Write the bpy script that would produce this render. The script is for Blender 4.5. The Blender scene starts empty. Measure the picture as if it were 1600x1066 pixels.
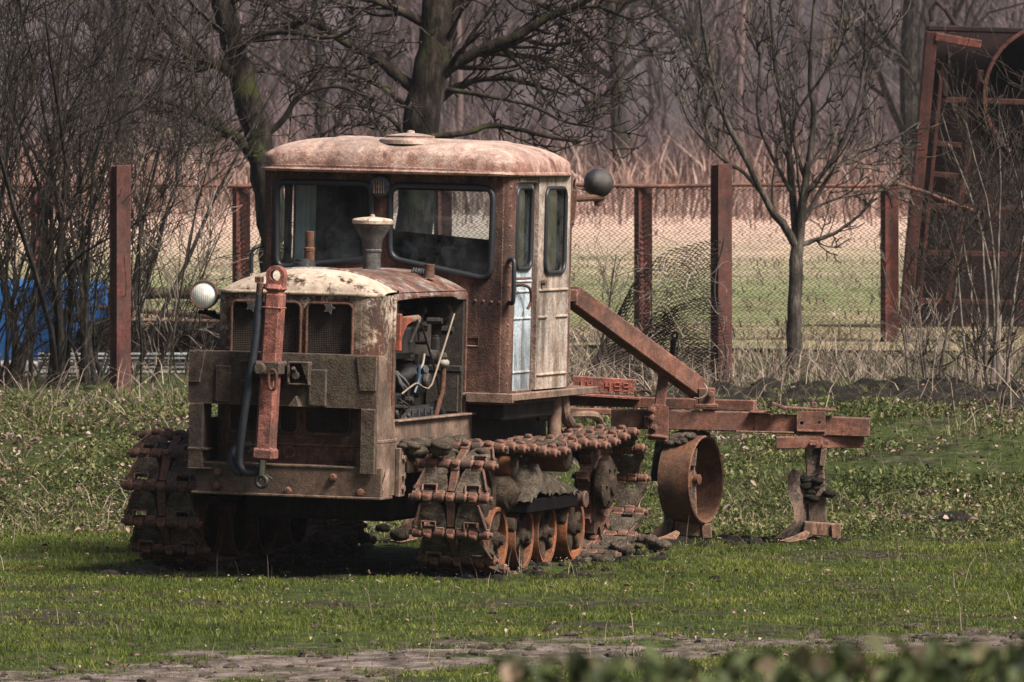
import bpy, bmesh, math, random
import numpy as np
from mathutils import Vector, Matrix
from mathutils.geometry import tessellate_polygon
R = math.radians
PI = math.pi
scene = bpy.context.scene
col = scene.collection
rnd = random.Random(7)
nr = np.random.default_rng(11)

# ------------------------------------------------------------------ camera, sky, sun, exposure
CAMZ = 1.9
FOC = 12000 / 1600                      # focal length in picture widths (a long telephoto)
cam = bpy.data.cameras.new("camera")
cam_o = bpy.data.objects.new("camera", cam)
col.objects.link(cam_o)
cam_o.location = (0, 0, CAMZ)
cam_o.rotation_euler = (R(90), 0, 0)
cam.sensor_width = 36
cam.lens = 36 * FOC
cam.shift_y = -263 / 1600
cam.clip_start = 0.5
cam.clip_end = 2000
cam.dof.use_dof = True
cam.dof.focus_distance = 36.6
cam.dof.aperture_fstop = 20
scene.camera = cam_o

SUN_EL, SUN_AZ = R(50), R(126)          # azimuth clockwise from +Y: from the right, a little behind the camera
world = bpy.data.worlds.new("World")
scene.world = world
world.use_nodes = True
wn = world.node_tree.nodes
sky = wn.new("ShaderNodeTexSky")
sky.sky_type = 'NISHITA'
sky.sun_disc = False
sky.sun_elevation = SUN_EL
sky.sun_rotation = SUN_AZ
sky.air_density = 1.0
sky.dust_density = 4.0
world.node_tree.links.new(sky.outputs[0], wn["Background"].inputs[0])
wn["Background"].inputs[1].default_value = 0.05
sun = bpy.data.lights.new("sun", 'SUN')
sun.energy = 4.9
sun.angle = R(20)
sun.color = (1.0, 0.94, 0.86)
sun_o = bpy.data.objects.new("sun", sun)
col.objects.link(sun_o)
sd = Vector((math.sin(SUN_AZ) * math.cos(SUN_EL), math.cos(SUN_AZ) * math.cos(SUN_EL), math.sin(SUN_EL)))
sun_o.rotation_euler = sd.to_track_quat('Z', 'Y').to_euler()
sun_o.location = (30, -20, 40)
scene.view_settings.view_transform = 'Standard'
scene.view_settings.look = 'None'
scene.view_settings.exposure = 0.9
scene.view_settings.gamma = 1
scene.cycles.use_denoising = True
scene.cycles.max_bounces = 6
scene.cycles.transparent_max_bounces = 16

# ------------------------------------------------------------------ helpers
def tag(o, label=None, cat=None, group=None, kind=None):
    if label: o['label'] = label
    if cat: o['category'] = cat
    if group: o['group'] = group
    if kind: o['kind'] = kind
    return o

def thing(name, label, cat, loc=(0, 0, 0), rot=(0, 0, 0), group=None):
    o = bpy.data.objects.new(name, None)
    o.empty_display_size = .1
    col.objects.link(o)
    o.location = loc
    o.rotation_euler = rot
    return tag(o, label, cat, group)

def copy_tree(o, parent=None):
    c = o.copy()
    col.objects.link(c)
    if parent: c.parent = parent
    for ch in list(o.children): copy_tree(ch, c)
    return c

def V3(p): return np.asarray(p, float)

class MB:
    """collects shapes; build() links them as ONE mesh object"""
    def __init__(s, m=0): s.V = []; s.n = 0; s.L = []; s.S = []; s.MI = []; s.m = m
    def add(s, v, f):
        v = np.asarray(v, float).reshape(-1, 3)
        if isinstance(f, np.ndarray):
            s.L.append((f + s.n).ravel()); s.S.append(np.full(len(f), f.shape[1])); s.MI.append(np.full(len(f), s.m))
        else:
            for q in f: s.L.append(np.array(q) + s.n)
            s.S.append(np.array([len(q) for q in f])); s.MI.append(np.full(len(f), s.m))
        s.V.append(v); s.n += len(v); return s
    def bm(s, bm, M=None):
        bm.verts.index_update()
        v = [(M @ x.co if M else x.co)[:] for x in bm.verts]
        f = [[x.index for x in q.verts] for q in bm.faces]
        bm.free(); return s.add(v, f)
    def box(s, lo, hi, b=.004, M=None):
        bm = bmesh.new(); bmesh.ops.create_cube(bm, size=1)
        lo, hi = Vector(lo), Vector(hi); d = hi - lo
        for v in bm.verts: v.co = Vector((v.co.x * d.x, v.co.y * d.y, v.co.z * d.z)) + (lo + hi) / 2
        b = min(b, .45 * min(abs(d.x), abs(d.y), abs(d.z)))
        if b > 0: bmesh.ops.bevel(bm, geom=list(bm.edges), offset=b, segments=1, affect='EDGES')
        return s.bm(bm, M)
    def bar(s, p, q, w, h, b=.004, up=(0, 0, 1)):
        p, q = Vector(p), Vector(q); d = q - p; L = d.length; d.normalize()
        x = d.cross(Vector(up))
        if x.length < 1e-4: x = d.cross(Vector((1, 0, 0)))
        x.normalize(); z = x.cross(d)
        M = Matrix((x, d, z)).transposed().to_4x4(); M.translation = (p + q) / 2
        return s.box((-w / 2, -L / 2, -h / 2), (w / 2, L / 2, h / 2), b, M)
    def tube(s, pts, r, n=8, cap=True):
        P = V3(pts); k = len(P); r = np.broadcast_to(np.asarray(r, float), (k,))
        T = np.gradient(P, axis=0); T /= np.linalg.norm(T, axis=1)[:, None] + 1e-12
        a = np.array([0.31, 0.17, 0.93]) if abs(T[0][2]) < .85 else np.array([0.93, .31, .17])
        X = np.cross(T, a); X /= np.linalg.norm(X, axis=1)[:, None] + 1e-12
        Y = np.cross(T, X)
        t = np.arange(n) * 2 * PI / n
        ring = P[:, None] + r[:, None, None] * (np.cos(t)[None, :, None] * X[:, None] + np.sin(t)[None, :, None] * Y[:, None])
        i = np.arange(k - 1)[:, None] * n; j = np.arange(n)[None]
        j2 = (j + 1) % n
        F = np.stack([i + j, i + j2, i + n + j2, i + n + j], -1).reshape(-1, 4)
        n0 = s.n
        s.add(ring.reshape(-1, 3), F)
        if cap:
            s.L += [np.arange(n)[::-1] + n0, np.arange(n) + n0 + (k - 1) * n]
            s.S.append(np.array([n, n])); s.MI.append(np.array([s.m, s.m]))
        return s
    def lathe(s, prof, o=(0, 0, 0), ax=(0, 0, 1), n=24, sy=1.0):
        """prof: (radius, height) pairs round axis ax from o"""
        a = Vector(ax).normalized(); q = a.to_track_quat('Z', 'Y').to_matrix()
        t = np.arange(n) * 2 * PI / n; k = len(prof)
        pr = np.array(prof, float)
        v = np.stack([pr[:, 0][:, None] * np.cos(t), pr[:, 0][:, None] * np.sin(t) * sy, np.repeat(pr[:, 1][:, None], n, 1)], -1).reshape(-1, 3)
        v = v @ np.array(q).T + V3(o)
        i = np.arange(k - 1)[:, None] * n; j = np.arange(n)[None]; j2 = (j + 1) % n
        F = np.stack([i + j, i + j2, i + n + j2, i + n + j], -1).reshape(-1, 4)
        return s.add(v, F)
    def cyl(s, p, q, r, n=16, b=0.0):
        p, q = Vector(p), Vector(q); L = (q - p).length
        return s.lathe([(0, 0), (r - b, 0), (r, b), (r, L - b), (r - b, L), (0, L)], p, q - p, n)
    def ball(s, c, r, n=16, k=10, sc=(1, 1, 1)):
        ph = np.linspace(0, PI, k); v = [(math.sin(x), -math.cos(x)) for x in ph]
        m = MB(s.m); m.lathe(v, n=n); P = np.concatenate(m.V) * r * V3(sc) + V3(c)
        return s.add(P, m.L[0].reshape(-1, 4))
    def plate(s, out, holes=(), o=(0, 0, 0), ea=(1, 0, 0), eb=(0, 0, 1), t=.01):
        """flat sheet: outline and holes in (a, b), thickness t towards ea x eb"""
        ea, eb = Vector(ea), Vector(eb); en = ea.cross(eb).normalized() * t; o = Vector(o)
        loops = [list(out)] + [list(h) for h in holes]
        tris = tessellate_polygon([[Vector((a, b, 0)) for a, b in l] for l in loops])
        flat = [p for l in loops for p in l]; N = len(flat)
        v = [(o + ea * a + eb * b)[:] for a, b in flat] + [(o + ea * a + eb * b + en)[:] for a, b in flat]
        f = [list(x) for x in tris] + [[i + N for i in reversed(x)] for x in tris]
        b0 = 0
        for l in loops:
            k = len(l)
            f += [[b0 + i, b0 + (i + 1) % k, b0 + (i + 1) % k + N, b0 + i + N] for i in range(k)]
            b0 += k
        return s.add(v, f)
    def ring(s, pts, r, n=6):
        P = V3(list(pts) + [pts[0], pts[1]]); m = MB(s.m); return s.tube(P, r, n, False)
    def grid(s, P):
        """P: (a, b, 3) array of points"""
        a, b = P.shape[:2]; i = np.arange(a - 1)[:, None] * b; j = np.arange(b - 1)[None]
        F = np.stack([i + j, i + j + 1, i + b + j + 1, i + b + j], -1).reshape(-1, 4)
        return s.add(P.reshape(-1, 3), F)
    def build(s, name, mats, parent=None, off=None, ang=32, smooth=True):
        me = bpy.data.meshes.new(name)
        v = np.concatenate(s.V)
        if off is not None: v = v - V3(off)
        L = np.concatenate(s.L).astype(np.int32); S = np.concatenate(s.S).astype(np.int32); MI = np.concatenate(s.MI).astype(np.int32)
        me.vertices.add(len(v)); me.vertices.foreach_set("co", v.astype(np.float32).ravel())
        me.loops.add(len(L)); me.loops.foreach_set("vertex_index", L)
        me.polygons.add(len(S)); me.polygons.foreach_set("loop_start", np.concatenate([[0], np.cumsum(S)[:-1]]).astype(np.int32))
        me.polygons.foreach_set("material_index", MI)
        me.update(calc_edges=True)
        me.polygons.foreach_set("use_smooth", np.full(len(S), bool(smooth)))
        if smooth and ang < 180: me.set_sharp_from_angle(angle=R(ang))
        for m in (mats if isinstance(mats, (list, tuple)) else [mats]): me.materials.append(m)
        ob = bpy.data.objects.new(name, me); col.objects.link(ob)
        if parent: ob.parent = parent
        return ob

def rr(a0, b0, a1, b1, r, n=4):
    o = []
    for cx, cy, s in ((a1 - r, b1 - r, 0), (a0 + r, b1 - r, 1), (a0 + r, b0 + r, 2), (a1 - r, b0 + r, 3)):
        for i in range(n + 1):
            t = (s + i / n) * PI / 2; o.append((cx + r * math.cos(t), cy + r * math.sin(t)))
    return o
def rpoly(pts, r, n=4):
    o = []; k = len(pts)
    for i in range(k):
        p, a, b = Vector(pts[i]), Vector(pts[i - 1]), Vector(pts[(i + 1) % k])
        u, w = (a - p).normalized(), (b - p).normalized()
        s = p + u * r; e = p + w * r
        for j in range(n + 1):
            t = j / n; o.append((s * (1 - t) ** 2 + p * 2 * t * (1 - t) + e * t * t)[:])
    return o
def spline(pts, m=6):
    P = V3(pts); P = np.vstack([2 * P[0] - P[1], P, 2 * P[-1] - P[-2]]); o = []
    for i in range(1, len(P) - 2):
        for t in np.arange(m) / m:
            o.append(.5 * (2 * P[i] + (P[i + 1] - P[i - 1]) * t + (2 * P[i - 1] - 5 * P[i] + 4 * P[i + 1] - P[i + 2]) * t * t + (3 * P[i] - P[i - 1] - 3 * P[i + 1] + P[i + 2]) * t ** 3))
    o.append(P[-2]); return np.array(o)
def rot2(a):
    c, s_ = math.cos(a), math.sin(a); return np.array([[c, -s_], [s_, c]])

_LT = nr.random((256, 256))
def vnoise(x, y, s=1.0, off=0.0):
    x = np.asarray(x, float) * s + off + 1000; y = np.asarray(y, float) * s + off * 1.7 + 1000
    i, j = np.floor(x).astype(int), np.floor(y).astype(int); u, v = x - i, y - j
    u, v = u * u * (3 - 2 * u), v * v * (3 - 2 * v)
    g = lambda a, b: _LT[a % 256, b % 256]
    return (g(i, j) * (1 - u) + g(i + 1, j) * u) * (1 - v) + (g(i, j + 1) * (1 - u) + g(i + 1, j + 1) * u) * v
def fbm(x, y, s=1.0, o=4, off=0.0):
    t = 0; a = .5
    for k in range(o): t = t + a * vnoise(x, y, s * 2 ** k, off + 13.7 * k); a *= .5
    return t / (1 - .5 ** o)
def sst(a, b, x):
    t = np.clip((x - a) / (b - a), 0, 1); return t * t * (3 - 2 * t)

# ------------------------------------------------------------------ materials
class NT:
    def __init__(s, name):
        s.mat = bpy.data.materials.new(name); s.mat.use_nodes = True
        s.t = s.mat.node_tree; s.p = s.t.nodes["Principled BSDF"]; s.out = s.t.nodes["Material Output"]
    def n(s, typ, **k):
        o = s.t.nodes.new(typ)
        for a, b in k.items():
            if a.startswith('i_'): o.inputs[int(a[2:]) if a[2:].isdigit() else a[2:]].default_value = b
            else: setattr(o, a, b)
        return o
    def l(s, a, b): s.t.links.new(a, b)
    def noise(s, vec, sc, det=6, rough=.6, dist=0):
        o = s.n("ShaderNodeTexNoise"); o.inputs['Scale'].default_value = sc; o.inputs['Detail'].default_value = det
        o.inputs['Roughness'].default_value = rough; o.inputs['Distortion'].default_value = dist
        s.l(vec, o.inputs['Vector']); return o.outputs[0]
    def math(s, op, a, b=0.0, clamp=False):
        o = s.n("ShaderNodeMath", operation=op, use_clamp=clamp)
        for i, x in enumerate((a, b)):
            if hasattr(x, 'links'): s.l(x, o.inputs[i])
            else: o.inputs[i].default_value = x
        return o.outputs[0]
    def ramp(s, fac, stops):
        o = s.n("ShaderNodeValToRGB"); e = o.color_ramp.elements
        while len(e) < len(stops): e.new(.5)
        for q, (p, c) in zip(e, stops): q.position = p; q.color = (*c, 1) if len(c) == 3 else c
        s.l(fac, o.inputs[0]); return o.outputs[0]
    def mix(s, f, a, b, mode='MIX'):
        o = s.n("ShaderNodeMix", data_type='RGBA', blend_type=mode)
        for i, x in ((0, f), (6, a), (7, b)):
            if hasattr(x, 'links'): s.l(x, o.inputs[i])
            elif i == 0: o.inputs[0].default_value = x
            else: o.inputs[i].default_value = (*x, 1)
        return o.outputs[2]
    def coord(s, rand=True):
        tc = s.n("ShaderNodeTexCoord"); v = tc.outputs['Object']
        if rand:
            oi = s.n("ShaderNodeObjectInfo"); m = s.n("ShaderNodeVectorMath", operation='SCALE'); m.inputs[0].default_value = (37, 53, 71)
            s.l(oi.outputs['Random'], m.inputs['Scale']); a = s.n("ShaderNodeVectorMath", operation='ADD')
            s.l(v, a.inputs[0]); s.l(m.outputs[0], a.inputs[1]); v = a.outputs[0]
        return v
    def bump(s, h, st=.5, d=.01):
        b = s.n("ShaderNodeBump"); b.inputs['Strength'].default_value = st; b.inputs['Distance'].default_value = d
        s.l(h, b.inputs['Height']); s.l(b.outputs[0], s.p.inputs['Normal'])
    def done(s, colr=None, rough=.85, spec=.3, metal=0):
        if colr is not None:
            if hasattr(colr, 'links'): s.l(colr, s.p.inputs['Base Color'])
            else: s.p.inputs['Base Color'].default_value = (*colr, 1)
        if hasattr(rough, 'links'): s.l(rough, s.p.inputs['Roughness'])
        else: s.p.inputs['Roughness'].default_value = rough
        s.p.inputs['Specular IOR Level'].default_value = spec; s.p.inputs['Metallic'].default_value = metal
        return s.mat

def rusty(name, c0, c1, c2, paint=None, amt=.5, sc=5, bump=.6, rough=.8, spec=.35, paint2=None, streak=.25, soft=.03, zg=None, speck=.7, grime=.75, edge=.8, dirt=.0, dirtc=(.06, .05, .038)):
    """rust in three tones, an optional worn paint over it, run-down streaks and a fine speckle"""
    t = NT(name); v = t.coord(False)
    n1 = t.noise(v, sc, 8, .68); n2 = t.noise(v, sc * 6, 6, .7); n3 = t.noise(v, sc * 30, 3, .6)
    mp = t.n("ShaderNodeMapping"); mp.inputs['Scale'].default_value = (sc * 4, sc * 4, sc * .7); t.l(v, mp.inputs[0])
    st = t.noise(mp.outputs[0], 1, 5, .6)
    val = t.math('ADD', t.math('ADD', t.math('MULTIPLY', n1, .62 - streak * .6), t.math('MULTIPLY', n2, .38 - streak * .4)), t.math('MULTIPLY', st, streak))
    lo = t.noise(v, sc * .7, 6, .6, .6)
    c = t.ramp(val, [(.40, c0), (.49, c1), (.59, c2)])
    h = t.math('ADD', t.math('MULTIPLY', n2, .5), t.math('MULTIPLY', n3, .5))
    if paint:
        pm = t.math('ADD', t.math('ADD', t.math('MULTIPLY', n1, .45), t.math('MULTIPLY', n2, .35)), t.math('MULTIPLY', st, .2))
        if zg:
            sz = t.n("ShaderNodeSeparateXYZ"); t.l(v, sz.inputs[0]); pm = t.math('ADD', pm, t.math('MULTIPLY', t.math('SUBTRACT', sz.outputs[2], zg[0], False), zg[1]))
        mask = t.ramp(pm, [(1 - amt - soft + .0, (0, 0, 0)), (1 - amt + soft, (1, 1, 1))])
        pc = t.mix(t.ramp(st, [(.4, (0, 0, 0)), (.65, (1, 1, 1))]), paint, paint2 or tuple(x * .75 for x in paint))
        c = t.mix(mask, c, pc); h = t.math('ADD', h, t.math('MULTIPLY', mask, .35))
    if dirt:
        dm = t.ramp(t.noise(v, sc * 1.7, 7, .7), [(1 - dirt - .06, (0, 0, 0)), (1 - dirt + .06, (1, 1, 1))])
        c = t.mix(dm, c, dirtc)
    gm = t.ramp(t.math('ADD', t.math('MULTIPLY', lo, .6), t.math('MULTIPLY', st, .4)), [(.46, (0, 0, 0)), (.60, (grime, grime, grime))])
    c = t.mix(gm, c, (.034, .027, .021))
    if edge:
        bv = t.n("ShaderNodeBevel", samples=4); bv.inputs['Radius'].default_value = .007; ge = t.n("ShaderNodeNewGeometry")
        dt = t.n("ShaderNodeVectorMath", operation='DOT_PRODUCT'); t.l(bv.outputs[0], dt.inputs[0]); t.l(ge.outputs['Normal'], dt.inputs[1])
        em = t.math('MULTIPLY', t.ramp(dt.outputs['Value'], [(.80, (1, 1, 1)), (.985, (0, 0, 0))]), t.ramp(n2, [(.38, (.15, .15, .15)), (.55, (edge, edge, edge))]))
        c = t.mix(em, c, tuple(min(x * 1.55 + .05, .7) for x in c2))
    sp = t.ramp(n3, [(.33, (.38, .37, .37)), (.48, (.9, .9, .9)), (.55, (1.1, 1.08, 1.06)), (.68, (1.7, 1.6, 1.5))])
    c = t.mix(speck, c, sp, 'MULTIPLY')
    t.bump(h, bump, .012)
    return t.done(c, rough, spec)

RD, RM, RL = (.028, .011, .007), (.092, .037, .021), (.19, .088, .054)      # dark, mid and light rust
M = {}
M['rust'] = rusty('old_rust', RD, RM, RL)
M['rust_pale'] = rusty('dusty_rust', (.09, .05, .035), (.17, .105, .075), (.26, .17, .125), sc=6)
M['roof'] = rusty('faded_roof_paint', (.11, .045, .03), (.24, .118, .086), (.42, .27, .215), sc=4, paint=(.50, .36, .295), amt=.50, zg=(2.0, 1.3), soft=.10, streak=.15, spec=.5, rough=.6, speck=.6, bump=.35, grime=.4)
M['cream'] = rusty('cream_paint', RD, (.16, .075, .045), (.28, .16, .1), paint=(.54, .43, .33), paint2=(.45, .34, .26), amt=.555, sc=6, soft=.035, rough=.6, speck=.25, bump=.25, grime=.35)
M['grille'] = rusty('chipped_blue_cream_paint', RD, RM, (.2, .11, .07), paint=(.46, .42, .36), paint2=(.36, .23, .14), amt=.46, sc=7, soft=.03, zg=(1.1, .16))
M['hood'] = rusty('worn_hood_paint', (.06, .03, .022), (.17, .08, .055), (.3, .18, .14), paint=(.42, .4, .39), amt=.46, sc=4, soft=.05, rough=.65, speck=.6)
M['cab'] = rusty('cab_rust', (.03, .015, .011), (.09, .04, .028), (.2, .105, .075), paint=(.33, .28, .24), amt=.385, sc=4, streak=.5)
M['cabside'] = rusty('cab_side_paint', (.08, .04, .025), (.2, .11, .07), (.33, .22, .16), paint=(.46, .42, .38), paint2=(.34, .235, .17), amt=.53, sc=2.6, soft=.09, streak=.2, speck=.5)
M['door'] = rusty('pale_blue_paint', (.09, .045, .03), (.2, .11, .07), (.3, .2, .15), paint=(.40, .46, .50), paint2=(.32, .37, .41), amt=.64, sc=3.2, soft=.04, streak=.4, rough=.6, speck=.45)
M['bumper'] = rusty('mossy_brown_iron', (.028, .014, .011), (.07, .038, .028), (.15, .09, .07), paint=(.085, .08, .042), amt=.47, sc=5, soft=.08)
M['bumperlit'] = rusty('sunlit_tone_iron', (.07, .04, .028), (.155, .098, .07), (.26, .175, .13), sc=7)  # lighter iron for the side faces, their sunlit tone painted into the colour
M['beam'] = rusty('muddy_iron', (.05, .03, .02), (.11, .066, .044), (.19, .125, .085), paint=(.34, .27, .2), amt=.35, sc=6)
M['ram'] = rusty('red_oxide_paint', (.08, .028, .02), (.22, .07, .05), (.38, .16, .12), paint=(.34, .12, .09), amt=.5, sc=9, soft=.06)
M['link'] = rusty('orange_rust', (.05, .02, .012), (.14, .053, .033), (.30, .135, .09), sc=14, bump=.5, dirt=.47, dirtc=(.055, .043, .032))
M['rim'] = rusty('bare_orange_rust', (.06, .022, .01), (.17, .055, .02), (.30, .11, .045), sc=10, bump=.3)
M['plough'] = rusty('plough_rust', (.06, .024, .018), (.15, .06, .038), (.27, .125, .09), sc=7, bump=.5)
M['post'] = rusty('post_rust', (.045, .012, .009), (.115, .028, .02), (.19, .055, .04), sc=5)
M['postdark'] = rusty('dark_post_rust', (.03, .010, .008), (.075, .021, .016), (.14, .045, .034), sc=5, paint=(.1, .09, .06), amt=.36)
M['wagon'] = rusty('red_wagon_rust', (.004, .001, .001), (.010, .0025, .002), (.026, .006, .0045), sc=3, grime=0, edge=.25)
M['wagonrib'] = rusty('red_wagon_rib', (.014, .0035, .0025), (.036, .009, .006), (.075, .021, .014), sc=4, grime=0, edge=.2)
M['engine'] = rusty('oily_iron', (.003, .003, .004), (.009, .008, .008), (.028, .023, .019), edge=.35, sc=9, rough=.7, spec=.25)
M['oilblack'] = rusty('greasy_black', (.002, .002, .003), (.006, .006, .008), (.018, .018, .021), sc=12, rough=.4, spec=.7)
M['orange'] = rusty('orange_bracket_paint', (.10, .028, .015), (.30, .06, .026), (.42, .10, .05), sc=10)

def plain(name, c, rough=.7, spec=.4, var=.35, sc=12, bump=.2, metal=0):
    t = NT(name); v = t.coord(False); n = t.noise(v, sc, 6, .7)
    k = t.ramp(n, [(.3, tuple(x * (1 - var) for x in c)), (.7, tuple(x * (1 + var) for x in c))])
    t.bump(n, bump, .01); return t.done(k, rough, spec, metal)
M['rubber'] = plain('black_rubber', (.014, .015, .018), .5, .5)
M['hose'] = plain('hydraulic_hose_rubber', (.02, .022, .027), .55, .4, sc=30)
M['dark'] = plain('matt_black', (.007, .006, .006), .9, .03)
M['chrome'] = plain('worn_bright_steel', (.45, .43, .4), .3, .5, metal=1, var=.2)
M['knob'] = plain('stone_grey_knob', (.25, .22, .19), .6)
M['wire'] = plain('pale_copper_pipe', (.22, .17, .13), .5)
M['whitecap'] = plain('chalky_white_lid', (.62, .57, .47), .7, var=.15)
M['cloth'] = plain('pale_curtain_cloth', (.9, .93, .92), .9, var=.2, sc=6)
M['navy'] = plain('dark_cab_lining', (.016, .021, .031), .6, var=.3)
M['lamp'] = rusty('black_lamp_shell', (.012, .012, .016), (.03, .028, .032), (.09, .06, .05), sc=12, rough=.45, spec=.6)

def mud_mat(name, a, b, c, sc=9, bump=1.0):
    t = NT(name); v = t.coord(False); n = t.noise(v, sc, 9, .72); m = t.noise(v, sc * 7, 5, .7)
    k = t.ramp(t.math('ADD', t.math('MULTIPLY', n, .6), t.math('MULTIPLY', m, .4)), [(.36, a), (.5, b), (.63, c)])
    t.bump(t.math('ADD', n, t.math('MULTIPLY', m, .7)), bump, .03); return t.done(k, .95, .15)
M['mud'] = mud_mat('dried_mud', (.022, .017, .012), (.11, .085, .063), (.27, .215, .165), 12, 1.3)
M['mudwheel'] = mud_mat('mud_on_iron', (.022, .016, .012), (.06, .043, .03), (.14, .095, .065), 16)
M['soil'] = mud_mat('black_soil', (.008, .007, .006), (.022, .018, .014), (.06, .048, .036), 14)

def glass_mat(name, tint, dust, ior=1.5, refl=1.0):
    t = NT(name); v = t.coord(False)
    tr = t.n("ShaderNodeBsdfTransparent"); tr.inputs[0].default_value = (*tint, 1)
    gl = t.n("ShaderNodeBsdfGlossy"); gl.inputs['Roughness'].default_value = .06
    df = t.n("ShaderNodeBsdfDiffuse"); df.inputs[0].default_value = (.34, .37, .38, 1)
    fr = t.n("ShaderNodeFresnel"); fr.inputs[0].default_value = ior
    m1 = t.n("ShaderNodeMixShader"); m2 = t.n("ShaderNodeMixShader")
    t.l(t.math('MULTIPLY', fr.outputs[0], refl), m1.inputs[0]); t.l(tr.outputs[0], m1.inputs[1]); t.l(gl.outputs[0], m1.inputs[2])
    a = t.noise(v, 7, 7, .7); b = t.noise(v, 160, 2, .5)
    d = t.math('ADD', t.math('MULTIPLY', t.ramp(a, [(.4, (0, 0, 0)), (.75, (1, 1, 1))]), dust), t.math('MULTIPLY', t.ramp(b, [(.70, (0, 0, 0)), (.74, (1, 1, 1))]), .5))
    t.l(d, m2.inputs[0]); t.l(m1.outputs[0], m2.inputs[1]); t.l(df.outputs[0], m2.inputs[2])
    t.l(m2.outputs[0], t.out.inputs['Surface']); return t.mat
M['glass'] = glass_mat('dusty_window_glass', (.8, .9, .93), .16)
def lens_mat():
    t = NT('ribbed_lamp_lens'); v = t.coord(False); sx = t.n("ShaderNodeSeparateXYZ"); t.l(v, sx.inputs[0])
    w = t.math('SINE', t.math('MULTIPLY', sx.outputs[0], 620)); n = t.noise(v, 30, 5, .7)
    t.bump(w, .12, .004); return t.done(t.ramp(n, [(.3, (.5, .48, .42)), (.6, (.85, .83, .75))]), .18, .7)
M['lens'] = lens_mat()

def bark(name, a, b, c, moss=None, amt=.3, sc=14):
    t = NT(name); v = t.coord(False)
    mp = t.n("ShaderNodeMapping"); mp.inputs['Scale'].default_value = (1, 1, .35); t.l(v, mp.inputs[0])
    n = t.noise(mp.outputs[0], sc, 8, .7); m = t.noise(v, 3.5, 6, .7)
    k = t.ramp(n, [(.35, a), (.5, b), (.66, c)])
    if moss:
        k = t.mix(t.ramp(m, [(1 - amt - .05, (0, 0, 0)), (1 - amt + .05, (1, 1, 1))]), k, moss)
    t.bump(n, 1.0, .03); return t.done(k, .95, .15)
M['bark'] = bark('dark_mossy_bark', (.009, .007, .006), (.026, .02, .016), (.08, .06, .045), (.05, .052, .018), .42)
M['twig'] = bark('grey_brown_twigs', (.014, .010, .008), (.032, .024, .019), (.10, .078, .062), (.045, .048, .02), .35, 20)
M['twigdark'] = bark('dark_thicket_bark', (.008, .007, .006), (.022, .019, .016), (.085, .07, .058), (.04, .042, .016), .38, 20)
M['twigpale'] = bark('pale_bleached_stems', (.07, .052, .043), (.17, .135, .11), (.36, .3, .25), None, 0, 20)
M['young'] = bark('young_lichen_bark', (.02, .016, .013), (.055, .045, .037), (.15, .125, .10), (.11, .105, .08), .34, 16)
M['wood'] = bark('weathered_wood', (.04, .028, .018), (.1, .075, .045), (.2, .15, .1), (.1, .1, .04), .4, 10)

def island(name, stops, sc=.5, mixn=.5, rough=.8, trans=0, patch=None):
    """blades, leaves and stems: every piece its own tone"""
    t = NT(name); g = t.n("ShaderNodeNewGeometry"); tc = t.n("ShaderNodeTexCoord")
    n = t.noise(tc.outputs['Object'], sc, 5, .65)
    f = t.math('ADD', t.math('MULTIPLY', g.outputs['Random Per Island'], 1 - mixn), t.math('MULTIPLY', t.ramp(n, [(.3, (0, 0, 0)), (.7, (1, 1, 1))]), mixn))
    k = t.ramp(f, stops)
    t.done(k, rough, .25)
    if trans:
        tl = t.n("ShaderNodeBsdfTranslucent"); t.l(k, tl.inputs[0]); mx = t.n("ShaderNodeMixShader"); mx.inputs[0].default_value = trans
        t.l(t.p.outputs[0], mx.inputs[1]); t.l(tl.outputs[0], mx.inputs[2]); t.l(mx.outputs[0], t.out.inputs['Surface'])
    return t.mat
M['grass'] = island('short_lawn_grass', [(.05, (.016, .026, .004)), (.35, (.055, .078, .010)), (.6, (.13, .155, .022)), (.82, (.24, .235, .055)), (1, (.34, .26, .13))], 1.1, .5, .7, .3)
M['weed'] = island('low_green_weeds', [(.05, (.012, .016, .006)), (.3, (.045, .058, .014)), (.55, (.11, .13, .034)), (.75, (.20, .18, .08)), (1, (.28, .19, .13))], .8, .4, .7, .25)
M['leaf'] = island('fallen_leaves', [(0, (.045, .026, .02)), (.4, (.15, .092, .068)), (.78, (.31, .215, .165)), (.97, (.44, .34, .28)), (1, (.46, .38, .32))], 2, .1, .8, .15)
M['dry'] = island('dry_stalks', [(0, (.05, .035, .026)), (.4, (.14, .1, .075)), (.8, (.29, .22, .17)), (1, (.42, .34, .27))], .5, .25)
M['reed'] = island('pale_reeds', [(0, (.06, .034, .028)), (.45, (.18, .11, .088)), (.8, (.33, .22, .18)), (1, (.46, .33, .27))], .3, .4)
M['forest'] = island('bare_forest', [(0, (.02, .014, .014)), (.45, (.062, .043, .042)), (.8, (.14, .094, .087)), (1, (.32, .19, .16))], .12, .45)
M['hedge'] = island('blurred_hedge_leaves', [(0, (.012, .016, .006)), (.4, (.04, .055, .017)), (.7, (.10, .12, .045)), (.85, (.22, .15, .10)), (1, (.42, .32, .25))], 3, .3, .6, .3)

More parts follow.
